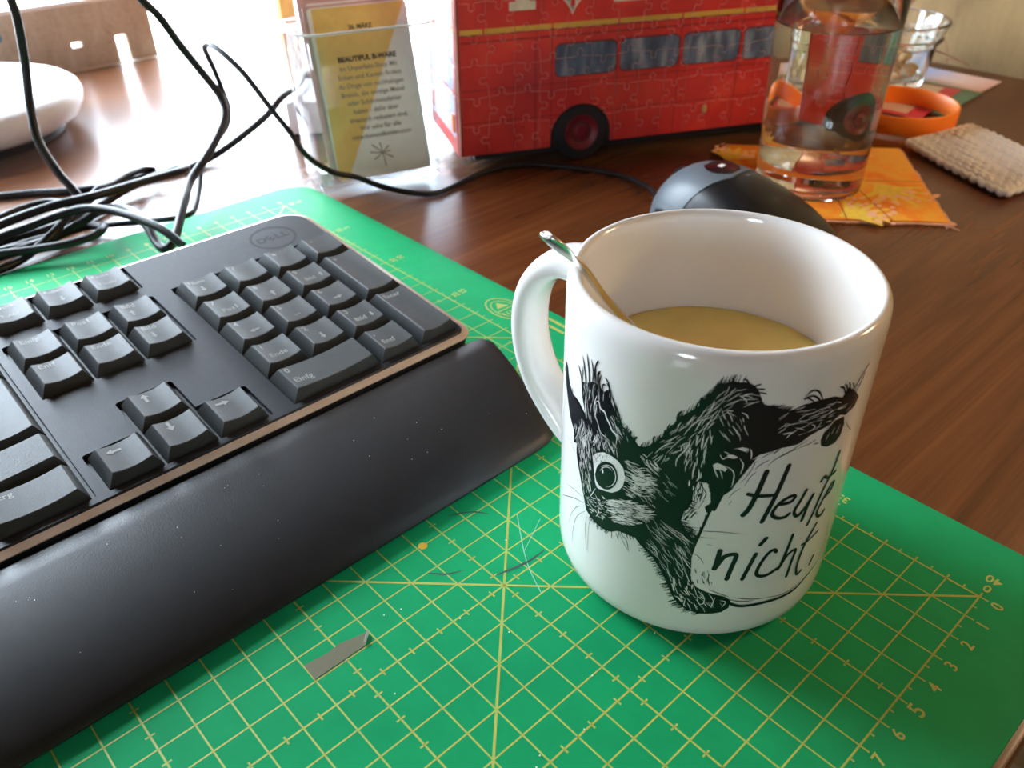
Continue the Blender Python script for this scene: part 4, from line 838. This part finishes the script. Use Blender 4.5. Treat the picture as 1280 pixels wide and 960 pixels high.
def bus_end_mat():
    m = Mat('bus_end_print'); x, y, z = m.xyz()
    n = m.noise(.5, detail=4)
    red = m.ramp(n, [(.3, (.36, .016, .016)), (.7, (.5, .035, .025))])
    def box(cy, cz, hy, hz, r):
        qx = ((y - cy).abs() - (hy - r)).max(0.0); qz = ((z - cz).abs() - (hz - r)).max(0.0)
        return r - (qx * qx + qz * qz).sqrt()
    col = m.mix(box(4.4, 6.0, 3.4, 1.5, .4).gt(0.0), red, (.20, .25, .36))
    col = m.mix(box(4.4, 3.0, 3.7, 1.35, .2).gt(0.0), col, (.42, .42, .50))
    col = m.mix((.15 - (z - 8.10).abs()).gt(0.0), col, (.47, .26, .035))
    m.color(col).set(Roughness=.30)
    return m.m
M_BUS, M_BUSE = bus_mat(), bus_end_mat()
M_SEAM = simple('pale_seam', (.85, .42, .36), .6)
M_RED = simple('red_plastic', (.42, .02, .02), .3)
M_TYRE = simple('black_tyre', (.010, .011, .013), .6)
M_HUB = simple('dark_red_hub', (.16, .008, .016), .4)
M_ORG = simple('orange_lamp', (.85, .16, .02), .35)
BO = (11.2, 37.45); BA = math.radians(-25.8)
bus = thing('puzzle_bus', 'red double decker bus model made of jigsaw pieces', 'toy bus', (BO[0], BO[1], 0), (0, 0, BA))
BL, BW, BH, BZ = 27.4, 8.3, 15.2, .68
MB().box(.04, BL - .22, .04, BW - .2, BZ + .05, BH - .1).obj('inner_shell', M_SEAM, bus)
MB().box(1.2, BL - 1, .9, BW - .9, .05, BZ + .06).obj('chassis', M_TYRE, bus)
MB().box(.3, BL - .3, BW - .19, BW, BZ, BH).obj('far_side', M_RED, bus); MB().box(BL - .2, BL, .3, BW - .3, BZ, BH).obj('front_end', M_RED, bus)
rf = MB().prism(rrect(.1, BL - .1, .1, BW - .1, .9, 6), BH - .05, BH + .7); rf.obj('roof', M_RED, bus, bevel=.3, bseg=3)
for x in (0, BL):
    for y in (0, BW):
        sx, sy = (1 if x == 0 else -1), (1 if y == 0 else -1)
        P = [(x + sx * .3 * (1 - math.cos(a)), y + sy * .3 * (1 - math.sin(a))) for a in [i * PI / 12 for i in range(7)]] + [(x + sx * .3, y + sy * .3)]
        MB().prism(P, BZ, BH).obj('corner_post', M_RED, bus, smooth=50)
KN = [(.36, .02), (.43, .07), (.385, .15), (.40, .215), (.45, .26), (.5, .275), (.55, .26), (.60, .215), (.615, .15), (.57, .07), (.64, .02)]
def jigsaw(name, x0, x1, z0, z1, nx, nz, put, mat, seed):
    r = random.Random(seed)
    cx = [[x0 + (x1 - x0) * i / nx + (r.uniform(-.08, .08) if 0 < i < nx else 0) for i in range(nx + 1)] for j in range(nz + 1)]
    cz = [[z0 + (z1 - z0) * j / nz + (r.uniform(-.08, .08) if 0 < j < nz else 0) for i in range(nx + 1)] for j in range(nz + 1)]
    pt = lambda i, j: Vector((cx[j][i], cz[j][i]))
    def edge(a, b, border):
        if border: return [a]
        s = r.choice((-1, 1)); f = r.uniform(-.06, .06); d = b - a; n = Vector((-d.y, d.x))
        return [a] + [a + d * (t + f) + n * (h * s * 1.05) for t, h in KN]
    H = {(i, j): edge(pt(i, j), pt(i + 1, j), j in (0, nz)) for j in range(nz + 1) for i in range(nx)}
    V = {(i, j): edge(pt(i, j), pt(i, j + 1), i in (0, nx)) for j in range(nz) for i in range(nx + 1)}
    def rev(e, end): return [end] + e[:0:-1]
    for j in range(nz):
        for i in range(nx):
            P = H[i, j] + V[i + 1, j] + rev(H[i, j + 1], pt(i + 1, j + 1)) + rev(V[i, j], pt(i, j + 1))
            n = len(P)
            def off(d):
                out = []
                for k in range(n):
                    t = (P[(k + 1) % n] - P[k - 1]).normalized(); out.append(P[k] + Vector((-t.y, t.x)) * d)
                return out
            a, b = off(.017), off(.040)
            MB().rings([[put(p.x, p.y, .22) for p in a], [put(p.x, p.y, .018) for p in a], [put(p.x, p.y, 0) for p in b]], True, False, True).obj(name, mat, bus, smooth=0)
jigsaw('puzzle_piece', .3, BL - .3, BZ, BH, 16, 8, lambda a, b, d: (a, d, b), M_BUS, 5)
jigsaw('puzzle_piece', .3, BW - .3, BZ, BH, 5, 8, lambda a, b, d: (d, a, b), M_BUSE, 6)
for wx in (8.1, 23.9):
    P = [(wx + 2.05 * math.cos(a), 1.28 + 2.02 * math.sin(a)) for a in [i * PI / 24 for i in range(25)]]
    P = [(wx + 2.05, BZ - .02)] + P + [(wx - 2.05, BZ - .02)]
    m = MB().prism(P, .02, -.035); m.v = [(x, z, y) for x, y, z in m.v]; m.obj('wheel_arch', M_TYRE, bus)
    w = MB().lathe([(1.15, 0), (1.7, 0), (1.78, .1), (1.8, .25), (1.8, 1.2), (1.0, 1.3)], 48, cap0=False, cap1=True)
    w.v = [(wx + x, z - .2, 1.5 + y) for x, y, z in w.v]
    w = w.obj('wheel', M_TYRE, bus, smooth=40)
    h = MB().lathe([(.01, -.02), (.28, -.02), (.32, .1), (.62, .2), (.86, .12), (1.0, -.0), (1.14, -.02), (1.18, .12)], 40, cap0=True)
    h.v = [(wx + x, z - .22, 1.5 + y) for x, y, z in h.v]
    h.obj('hub', M_HUB, w, smooth=40)
M_LET = simple('cream_letters', (.62, .56, .46), .4)
M_NAVY = simple('navy_ink', (.03, .04, .12), .4); M_CRED = simple('crimson_ink', (.5, .02, .03), .4)
def plate(name, polys, y0, mat, par):
    m = MB()
    for P in polys: m.prism(P, y0, y0 - .03)
    m.v = [(x, z, y) for x, y, z in m.v]; return m.obj(name, mat, par)
plate('letter', [[(3.35, 9.12), (4.98, 9.12), (4.98, 9.6), (4.6, 9.6), (4.6, 12), (4.98, 12), (4.98, 12.45), (3.35, 12.45), (3.35, 12), (3.75, 12), (3.75, 9.6), (3.35, 9.6)]], -.004, M_LET, bus)
plate('letter', [[(9.95, 9.2), (12.15, 9.2), (12.15, 10.2), (11.8, 10.2), (11.6, 9.7), (11.1, 9.7), (11.1, 12), (11.5, 12), (11.5, 12.45), (9.95, 12.45), (9.95, 12), (10.3, 12), (10.3, 9.7), (9.95, 9.7)]], -.004, M_LET, bus)
def heart(s): return [(7.3 + s * 1.75 * math.sin(t) ** 3, 10.75 + s * .125 * (13 * math.cos(t) - 5 * math.cos(2 * t) - 2 * math.cos(3 * t) - math.cos(4 * t))) for t in [2 * PI * i / 40 for i in range(40)]]
ht = plate('flag_heart', [heart(1)], -.004, M_LET, bus)
plate('heart_field', [heart(.87)], -.034, M_NAVY, ht)
mb = MB(); hp_ = lambda d: (lambda x, y: (x, d, y))
for sx in (-1, 1): ribbon(mb, [(7.3 - sx * .75, 10.05), (7.3 + sx * 1.05, 11.9)], .34, hp_(-.067))
ribbon(mb, [(7.3, 9.12), (7.3, 11.1)], .5, hp_(-.069)); ribbon(mb, [(5.95, 10.9), (8.65, 10.9)], .5, hp_(-.069))
mb.obj('white_cross', M_LET, ht, smooth=0)
mb = MB(); ribbon(mb, [(7.3, 9.15), (7.3, 11.1)], .28, hp_(-.072)); ribbon(mb, [(5.98, 10.9), (8.62, 10.9)], .28, hp_(-.072))
for sx in (-1, 1): ribbon(mb, [(7.3 - sx * .72, 10.08), (7.3 + sx * 1.02, 11.88)], .12, hp_(-.071))
mb.obj('red_cross', M_CRED, ht, smooth=0)
for y in (.9, BW - 1.5): MB().box(-.1, .02, y, y + .55, 2.0, 3.1).obj('rear_lamp', M_ORG, bus, bevel=.04)
m = MB(); m.lathe([(.01, -.1), (.16, -.08), (.2, 0)], 16, cap0=True); m.v = [(16.9 + x, z, 2.1 + y * 1.5) for x, y, z in m.v]; m.obj('side_lamp', simple('amber_lens', (.5, .3, .12), .2), bus)
# ---------------------------------------------------------------- orange coaster, glass of water
def coaster_mat():
    m = Mat('orange_batik')
    a = m.noise(.45, detail=4, dist=.8); b = m.noise(3, detail=2)
    m.color(m.ramp(a * .8 + b * .2, [(.3, (.85, .17, .008)), (.48, (.95, .32, .012)), (.62, (.92, .45, .04)), (.8, (.95, .20, .012))])).set(Roughness=.75)
    m.bump(m.noise(12, detail=2), .4, .03); return m.m
M_COAST = coaster_mat(); M_EDGE = simple('peach_edging', (.70, .36, .22), .9, .15, 4, .6, 12, .05)
M_LEAFY = simple('yellow_dye', (.88, .58, .06), .8, .1, 3); M_SEED = simple('pale_orange_dye', (.95, .50, .30), .8, .05); M_LINE = simple('brown_seam', (.35, .07, .01), .8)
CQ = [(27.1, 28.6), (34.9, 20.0), (25.5, 12.2), (17.9, 20.6)]
cst = thing('coaster', 'orange patterned fabric coaster under the water glass', 'coaster', (26.3, 20.4, DESK))
def cq(k):
    c = Vector((26.3, 20.4)); return [((Vector(p) - c) * k) for p in CQ]
P = []
r = random.Random(2)
for i in range(4):
    a, b = cq(1)[i], cq(1)[(i + 1) % 4]
    for k in range(16): P.append(tuple(a.lerp(b, k / 16) + Vector((r.uniform(-.07, .07), r.uniform(-.07, .07)))))
MB().prism(P, .01, .14).obj('backing', M_EDGE, cst, bevel=.03)
MB().prism([tuple(q) for q in cq(.965)], .12, .24).obj('fabric_top', M_COAST, cst, bevel=.05)
cpl = lambda z: (lambda x, y: (x - 26.3, y - 20.4, z))
mb = MB(); r = random.Random(4)
fans = [((27.79, 18.03), (26.4, 14.8), .75, 3.7), ((21.9, 17.0), (24.2, 15.9), .7, 3.2), ((24.6, 26.6), (26.6, 27.2), .7, 2.6), ((30.6, 23.2), (32.6, 21.2), .7, 3.0), ((22.6, 21.8), (21.2, 19.8), .6, 2.6)]
sd = MB()
for (ax, ay), (bx, by), sp_, L in fans:
    mb = MB()
    a0 = math.atan2(by - ay, bx - ax)
    for k in range(7):
        a = a0 + sp_ * (k - 3) / 3 * 1.25; l = L * (1 - .28 * abs(k - 3) / 3)
        e = (ax + l * math.cos(a), ay + l * math.sin(a)); mid = (ax + l * .5 * math.cos(a0 + (a - a0) * .7), ay + l * .5 * math.sin(a0 + (a - a0) * .7))
        ribbon(mb, [(ax, ay), mid, e], .33, cpl(.243 + .0006 * k), lambda t: .25 + 1.0 * math.sin(PI * min(1, .1 + .8 * t)))
    mb.obj('leaf_print', M_LEAFY, cst, smooth=0)
    for k in range(26):
        a = a0 + r.uniform(-.75, .75); l = L * r.uniform(.5, 1.02)
        disc(sd, ax + l * math.cos(a), ay + l * math.sin(a), .19, .15, cpl(.2495 + .0003 * k), 8)
sd.obj('seed_print', M_SEED, cst, smooth=0)['kind'] = 'stuff'
mb = MB()
for a, b in (((31.0, 24.3), (21.6, 16.4)), ((29.7, 22.9), (23.4, 14.7)), ((22.3, 24.5), (30.1, 16.1))): ribbon(mb, [a, b], .07, cpl(.252))
mb.obj('seam', M_LINE, cst, smooth=0)
mb = MB(); r = random.Random(8)
for k in range(16):
    c = CQ[2] if k < 11 else CQ[0]; d = r.uniform(0, 2 * PI); x, y = c[0] - 26.3 + r.uniform(-.35, .35), c[1] - 20.4 + r.uniform(-.1, .5) * (1 if k < 16 else -1)
    mb.tube(smooth_path([(x, y, .06), (x + .3 * math.cos(d), y + .3 * math.sin(d), .12), (x + .5 * math.cos(d + .4), y + .5 * math.sin(d + .4), .05)], 3), .02, 5)
mb.obj('frayed_thread', M_EDGE, cst)['kind'] = 'stuff'

M_GLASS = glass('clear_glass', (.98, .99, .985), 1.5)
M_WATER = glass('water', (.985, .99, .985), 1.333)
GX = (24.98, 21.02); GZ = -.045
gl = thing('water_glass', 'tall clear drinking glass on the orange coaster', 'glass', (GX[0], GX[1], GZ))
def go(z): return 3.08 + .032 * z
MB().lathe([(2.6, .12), (2.85, 0), (go(0) - .02, .06), (go(.2) + .0, .25), (go(4), 4), (go(9), 9), (go(13.4), 13.4), (go(13.5) - .08, 13.52), (go(13.4) - .16, 13.4), (go(9) - .17, 9), (go(4) - .2, 4), (go(2) - .24, 1.9), (go(1.5) - .5, 1.5), (1.6, 1.32), (.4, 1.28)], 96, cap0=True, cap1=True).obj('tumbler', M_GLASS, gl, smooth=40)
wt = thing('water', 'water filling the tall clear glass', 'water', (GX[0], GX[1], GZ))
MB().lathe([(.4, 1.29), (1.6, 1.33), (go(1.5) - .49, 1.51), (go(2) - .23, 1.91), (go(4) - .19, 4), (go(9) - .16, 9), (go(9.2) - .165, 9.27), (go(9.1) - .3, 9.17), (.4, 9.15)], 96, cap0=True, cap1=True).obj('volume', M_WATER, wt, smooth=40)

# ---------------------------------------------------------------- crocheted coaster
def croc_mat():
    m = Mat('cream_cotton'); n = m.noise(7, detail=4, rough=.7)
    m.color(m.ramp(n, [(.3, (.76, .68, .60)), (.7, (.92, .87, .80))])).set(Roughness=.95); m.bump(m.noise(24, (1, 3, 1), 3), .8, .05); return m.m
M_CROC = croc_mat()
cro = thing('crochet_coaster', 'cream crocheted square coaster lying right of the water glass', 'coaster')
A, B_, C_, D_ = [Vector(p) for p in ((35.3, 19.8), (42.2, 18.6), (38.3, 10.6), (31.4, 11.9))]   # left, top, right, bottom
N = 132; rows = 11; cols = 13
def csurf(s, t, top):
    q = A.lerp(B_, s).lerp(D_.lerp(C_, s), t)
    row = abs(math.sin(PI * s * rows)) ** .6; st = abs(math.sin(PI * (t * cols + .5 * (int(s * rows) % 2)))) ** .5
    edge = min(s, 1 - s, t, 1 - t); rim = min(1, (edge / .04)) ** .5 if edge > 0 else 0
    wob = .07 * math.sin(t * cols * PI * 2) * (1 - min(1, edge / .05)) + .05 * math.sin(s * rows * PI * 2) * (1 - min(1, edge / .05))
    row *= .8 + .3 * math.sin(t * 9 + 5 * s * rows) * math.sin(s * 23 + 2)
    curl = .45 * max(0, 1 - math.hypot(s, t) * 2.6) + .12 * math.sin(s * 3 + t * 2)
    h = .14 + (.12 + .30 * row * (.4 + .6 * st)) * rim
    n_ = (q - (A + B_ + C_ + D_) / 4).normalized()
    q = q + n_ * wob
    return (q.x, q.y, DESK + .13 + curl * .5 + (h if top else -.02 * rim + .05))
vs_ = [csurf(i / N, j / N, True) for j in range(N + 1) for i in range(N + 1)]
m = MB(); m.add(vs_, [(j * (N + 1) + i, j * (N + 1) + i + 1, (j + 1) * (N + 1) + i + 1, (j + 1) * (N + 1) + i) for j in range(N) for i in range(N)])
bot = [csurf(i / 24, j / 24, False) for j in range(25) for i in range(25)]
m.add(bot, [((j + 1) * 25 + i, (j + 1) * 25 + i + 1, j * 25 + i + 1, j * 25 + i) for j in range(24) for i in range(24)])
m.obj('stitched_body', M_CROC, cro, smooth=80)
for k in range(4):
    a, b = ((A, B_), (B_, C_), (C_, D_), (D_, A))[k]; n = 9 if k % 2 == 0 else 12
    mb = MB(); pts = []
    for i in range(n * 8 + 1):
        f = i / (n * 8); s_, t_ = ((f, 0), (1, f), (1 - f, 1), (0, 1 - f))[k]
        q = Vector(csurf(min(.999, max(.001, s_)), min(.999, max(.001, t_)), False)); c = (A + B_ + C_ + D_) / 4
        o = (Vector((q.x, q.y)) - c).normalized() * (.16 * abs(math.sin(PI * f * n)) - .06)
        pts.append((q.x + o.x, q.y + o.y, q.z + .12 + .04 * math.cos(2 * PI * f * n)))
    mb.tube(pts, .19, 8, rf=lambda t: .15 + .07 * abs(math.sin(PI * t * n))); mb.obj('scalloped_edge', M_CROC, cro, smooth=80)

# ---------------------------------------------------------------- orange band
M_BAND = simple('orange_silicone', (.95, .21, .012), .42, .04, .5, Subsurface_Weight=.1)
bd = thing('wristband', 'bright orange silicone wristband standing on its edge by the glass', 'wristband', (40.45, 23.2, 0))
MB().lathe([(3.86, -.13), (3.82, 0), (3.82, 1.05), (3.86, 1.12), (3.98, 1.12), (4.03, 1.05), (4.03, 0), (3.98, -.13), (3.86, -.13)], 96).obj('ring', M_BAND, bd, smooth=50)

# ---------------------------------------------------------------- leaflets and postcard
def leaflet(name, label, cat, poly, z, mats, inner=None):
    o = thing(name, label, cat, (0, 0, z)); MB().prism(poly, 0, .035).obj('sheet', mats[0], o)
    return o
M_GREENP = simple('green_paper', (.10, .22, .13), .4, .2, .6); M_CRP = simple('crimson_paper', (.62, .04, .06), .4); M_CREAM = simple('cream_paper', (.74, .58, .48), .45, .06, .7)
M_DKP = simple('dark_paper', (.09, .06, .045), .45)
def sky_print():
    m = Mat('sky_print'); x, y, z = m.xyz()
    f = (y - 21.8) * (1 / 13.0) + (m.noise(.4, detail=3) - .5) * .25
    m.color(m.ramp(f, [(.0, (.78, .46, .40)), (.22, (.80, .60, .58)), (.42, (.36, .50, .85)), (.6, (.75, .80, .92)), (1, (.25, .4, .8))])).set(Roughness=.25); return m.m
leaflet('leaflet', 'dark brown leaflet lying lowest inside the orange wristband', 'leaflet', [(37.5, 23.4), (43.6, 23.0), (44.4, 33), (38.3, 33.4)], DESK + .01, [M_DKP])
leaflet('leaflet', 'dark green leaflet sticking out beside the orange wristband', 'leaflet', [(43.7, 21.3), (51.6, 21.6), (51.4, 33), (43.5, 32.6)], DESK + .05, [M_GREENP])
lf = leaflet('leaflet', 'cream leaflet with a crimson border under the glass jar', 'leaflet', [(41.6, 21.95), (50.9, 23.05), (49.7, 33.2), (40.4, 32.1)], DESK + .1, [M_CRP])
MB().prism([(42.2, 23.25), (50.5, 24.2), (49.6, 32.5), (41.3, 31.6)], .036, .045).obj('cream_panel', M_CREAM, lf)
pc = leaflet('postcard', 'glossy postcard with a blue and pink sky by the wall', 'postcard', [(51.45, 21.75), (55.6, 21.8), (55.8, 35.2), (51.6, 35.1)], DESK + .06, [sky_print()])
pc.rotation_euler = (0, 0, 0)

# ---------------------------------------------------------------- jar with nuts
JX, JZ = (48.9, 28.9), DESK + .15
M_JAR = glass('jar_glass', (.95, .98, .96), 1.5)
jar = thing('glass_jar', 'open clear glass jar holding nuts, behind the orange wristband', 'jar', (JX[0], JX[1], JZ))
jp = [(2.6, .15), (2.9, .0), (3.2, .1), (3.32, .5), (3.45, 1.5), (3.62, 2.9), (3.75, 3.3), (3.98, 3.42), (4.02, 3.6), (3.9, 3.72), (3.95, 3.9), (4.1, 4.2), (4.2, 4.55), (4.28, 4.68), (4.22, 4.82), (4.05, 4.82), (3.95, 4.6), (3.84, 4.1), (3.7, 3.7), (3.68, 3.4), (3.4, 2.9), (3.2, 1.5), (3.05, .75), (2.6, .5), (.3, .46)]
MB().lathe(jp, 72, cap0=True, cap1=True).obj('vessel', M_JAR, jar, smooth=40)
rb = [(3.34 + .09 * (.5 + .5 * math.cos(a * 24)), a) for a in [2 * PI * i / 192 for i in range(192)]]
M_NUT = simple('shelled_nut', (.62, .42, .20), .5, .25, 1.5, .4, 6, .05)
def nut_mesh(seed):
    r = random.Random(seed); bm = bmesh.new(); bmesh.ops.create_icosphere(bm, subdivisions=2, radius=.5)
    for v in bm.verts:
        k = 1 + .16 * math.sin(v.co.x * 5 + seed) * math.cos(v.co.y * 4 + seed)
        v.co = Vector((v.co.x * 1.5 * k, v.co.y * k, v.co.z * .8 * k - .25 * v.co.x ** 2))
    me = bpy.data.meshes.new('nut'); bm.to_mesh(me); bm.free(); me.polygons.foreach_set('use_smooth', [True] * len(me.polygons)); return me
NM = [nut_mesh(i) for i in range(3)]; r = random.Random(12); spots = []
for lay, (nn, R) in enumerate(((1, 0), (6, 1.15), (9, 2.25), (6, 1.6))):
    for k in range(nn):
        a = 2 * PI * k / nn + .3 * lay + r.uniform(-.1, .1)
        o = mobj('nut', NM[r.randrange(3)], M_NUT, None, (JX[0] + R * math.cos(a), JX[1] + R * math.sin(a), JZ + (.98 if lay < 3 else 1.75)), (r.uniform(-.4, .4), r.uniform(-.4, .4), r.uniform(0, 6)))
        o.scale = (.82, .82, .82)
        tag(o, 'tan shelled nut lying in the clear glass jar', 'nut', 'nuts in the glass jar')

# ---------------------------------------------------------------- dried stalks by the wall
M_DRY = simple('dried_stalk', (.23, .075, .04), .7, .25, 2); M_DRYL = simple('dried_leaf', (.36, .085, .03), .6, .3, 1.5)
dp = thing('dried_stalks', 'dried reddish brown plant stalks and leaves behind the jar', 'dried plant')
for P, rr in (([(57.2, 30.5, DESK + .08), (54.8, 31.5, 2.0), (55.2, 30.0, 5.4), (56.2, 27.4, 6.9), (57.0, 25.0, 7.6)], .11), ([(57.0, 31.5, DESK + .1), (54.0, 33, 2.4), (54.6, 32, 5.0), (55.4, 30.2, 6.2), (56.6, 28, 6.4)], .09), ([(56.6, 33, DESK + .1), (53.6, 34.4, 3), (54.6, 33.2, 6.5), (55.6, 31, 7.2)], .1), ([(57.4, 27.2, DESK + .06), (57.5, 27.6, 1.2), (57.1, 28.6, 2.6), (56.2, 29.8, 3.6)], .035), ([(57.4, 28.4, DESK + .06), (57.6, 26.6, .3), (57.6, 25.2, DESK + .1)], .03)):
    MB().tube(smooth_path(P, 6), rr, 7).obj('stem', M_DRY, dp, smooth=60)
def leaf(p0, p1, w, sag=.3):
    p0, p1 = Vector(p0), Vector(p1); t = p1 - p0; s = t.cross(Vector((.35, .1, 1))).normalized(); g = []
    for k in range(9):
        f = k / 8; c = p0 + t * f + Vector((0, 0, sag * math.sin(PI * f))); ww = w * math.sin(PI * min(1, f * .93 + .05)) ** .8 * (1 - .4 * f)
        g.append([c - s * ww, c - Vector((0, 0, .12 * ww)), c + s * ww, c + Vector((0, 0, .05))])
    MB().rings(g).obj('leaf', M_DRYL, dp, smooth=60)
leaf((55.2, 31.6, 1.0), (57.6, 25.4, 0.05), .6, .5); leaf((55.4, 30.0, 5.4), (57.0, 24.4, 7.3), .3); leaf((55.0, 31.6, 4.8), (56.8, 27.0, 6.4), .32); leaf((54.8, 33, 6.0), (57, 29.6, 7.7), .3)

# ---------------------------------------------------------------- back of the desk: white base, box, board, post
M_WHT = simple('white_plastic', (.80, .82, .84), .32, .02)
wb = thing('round_base', 'round white plastic base with a domed top at the back left of the desk', 'base', (-10.2, 67.4, DESK))
MB().lathe([(6.9, .75), (7.4, .8), (8.2, 1.25), (8.62, 1.9), (8.72, 2.4), (8.6, 2.85), (8.2, 3.15), (6.5, 3.45), (3, 3.62), (.3, 3.65)], 96, cap0=True, cap1=True).obj('dome', M_WHT, wb, smooth=50)
MB().lathe([(6.6, .02), (6.9, .1), (6.9, .8), (6.6, .85)], 72, cap0=True, cap1=True).obj('rubber_foot', M_TYRE, wb)
bx = thing('white_box', 'small flat white box behind the clear card holder', 'box', (6.7, 50.75, DESK), (0, 0, math.radians(-38)))
MB().box(.15, 6.8, .15, 5.8, .02, .3).obj('dark_foot', M_TYRE, bx); MB().box(0, 7, 0, 6, .3, 2.55).obj('case', M_WHT, bx, bevel=.15)
def board_mat():
    m = Mat('weathered_board'); a = m.noise(.6, (1, 1, .35), 5, .65, .4); b = m.noise(2.5, detail=4)
    m.color(m.ramp(a * .7 + b * .3, [(.3, (.36, .28, .19)), (.5, (.50, .42, .32)), (.7, (.60, .55, .47))])).set(Roughness=.75); m.bump(a, .3, .05); return m.m
M_BOARD = board_mat()
br = thing('wooden_board', 'weathered brown board with slots standing on the window sill', 'board', (0, 81.2, -.5))
bc = MB()
zt = 5.2
xs = [-46, 3.0, 3.9, 6.9, 7.9, 10.4]
for a, b in zip(xs, xs[1:]):
    if a == 6.9: bc.box(a, b, 0, .8, 2.2, zt)
    elif a == 3.0: bc.box(a, b, 0, .8, 0, 1.75); bc.box(a, b, 0, .8, 2.2, zt)
    else: bc.box(a, b, 0, .8, 0, zt)
bc.obj('plank', M_BOARD, br, smooth=0); MB().box(-46, 10.4, -.12, .9, zt, zt + .35).obj('capping', M_WHITEP, br, bevel=.05)
m = MB().lathe([(.01, -.04), (.42, -.04), (.45, 0)], 24, cap0=True); m.v = [(-2.75 + x, z, 3.55 + y) for x, y, z in m.v]; m.obj('blue_sticker', simple('blue_sticker', (.06, .25, .42), .5), br)
M_POST = simple('ochre_wood', (.55, .30, .08), .7, .2, .6)
po = thing('wooden_post', 'short sunlit ochre wooden post on the sill behind the holder', 'post', (25.3, 84, -.5))
MB().box(0, 1.9, 0, 1.9, 0, 26).obj('upright', M_POST, po, bevel=.1)
# garden shrubs
M_LEAFG = simple('shrub_leaf', (.16, .30, .05), .6, .3, .1)
def shrub(label, x, y, h, R, seed):
    r = random.Random(seed); o = thing('terrace_plant', label, 'plant', (x, y, -2.6), (0, 0, 0), 'plants outside the window'); mb = MB()
    for k in range(260):
        a, b = r.uniform(0, 2 * PI), math.acos(r.uniform(-.3, 1)); q = r.uniform(.75, 1)
        c = Vector((R * q * math.sin(b) * math.cos(a), R * q * math.sin(b) * math.sin(a), h * .55 + h * .45 * q * math.cos(b)))
        d = Vector((r.gauss(0, 1), r.gauss(0, 1), r.gauss(0, 1))).normalized(); e = d.orthogonal().normalized(); l = r.uniform(.5, 1.1)
        mb.add([c - d * l, c + e * l * .4, c + d * l, c - e * l * .4], [(0, 1, 2, 3)])
    lf_ = mb.obj('foliage', M_LEAFG, o, smooth=0); lf_['kind'] = 'stuff'
    MB().tube([(0, 0, 0), (.4, .2, h * .3), (0, 0, h * .7)], .6, 8).obj('trunk', M_DRY, o)
shrub('low green plant on the terrace right of the cable peak', 47, 137, 6, 3.4, 1)
shrub('low green plant on the terrace left of the cable peak', 38, 137, 5, 2.6, 2)

# dust
mb = MB(); r = random.Random(5)
for x, y in [(-6.2 - r.random() * 9, 4 + r.random() * 8) for _ in range(16)]: mb.box(x, x + .035, y, y + .03, .008, .035)
s = mb.obj('paper_crumbs', M_WHITEP); tag(s, 'tiny white crumbs scattered on the green mat before the mug', 'crumbs', None, 'stuff')

# ---------------------------------------------------------------- centimetres -> metres
bpy.context.view_layer.update()
_k = Matrix.Scale(.01, 4)
for me in {o.data for o in bpy.data.objects if o.type == 'MESH'}: me.transform(_k)
for o in bpy.data.objects:
    o.location = o.location * .01
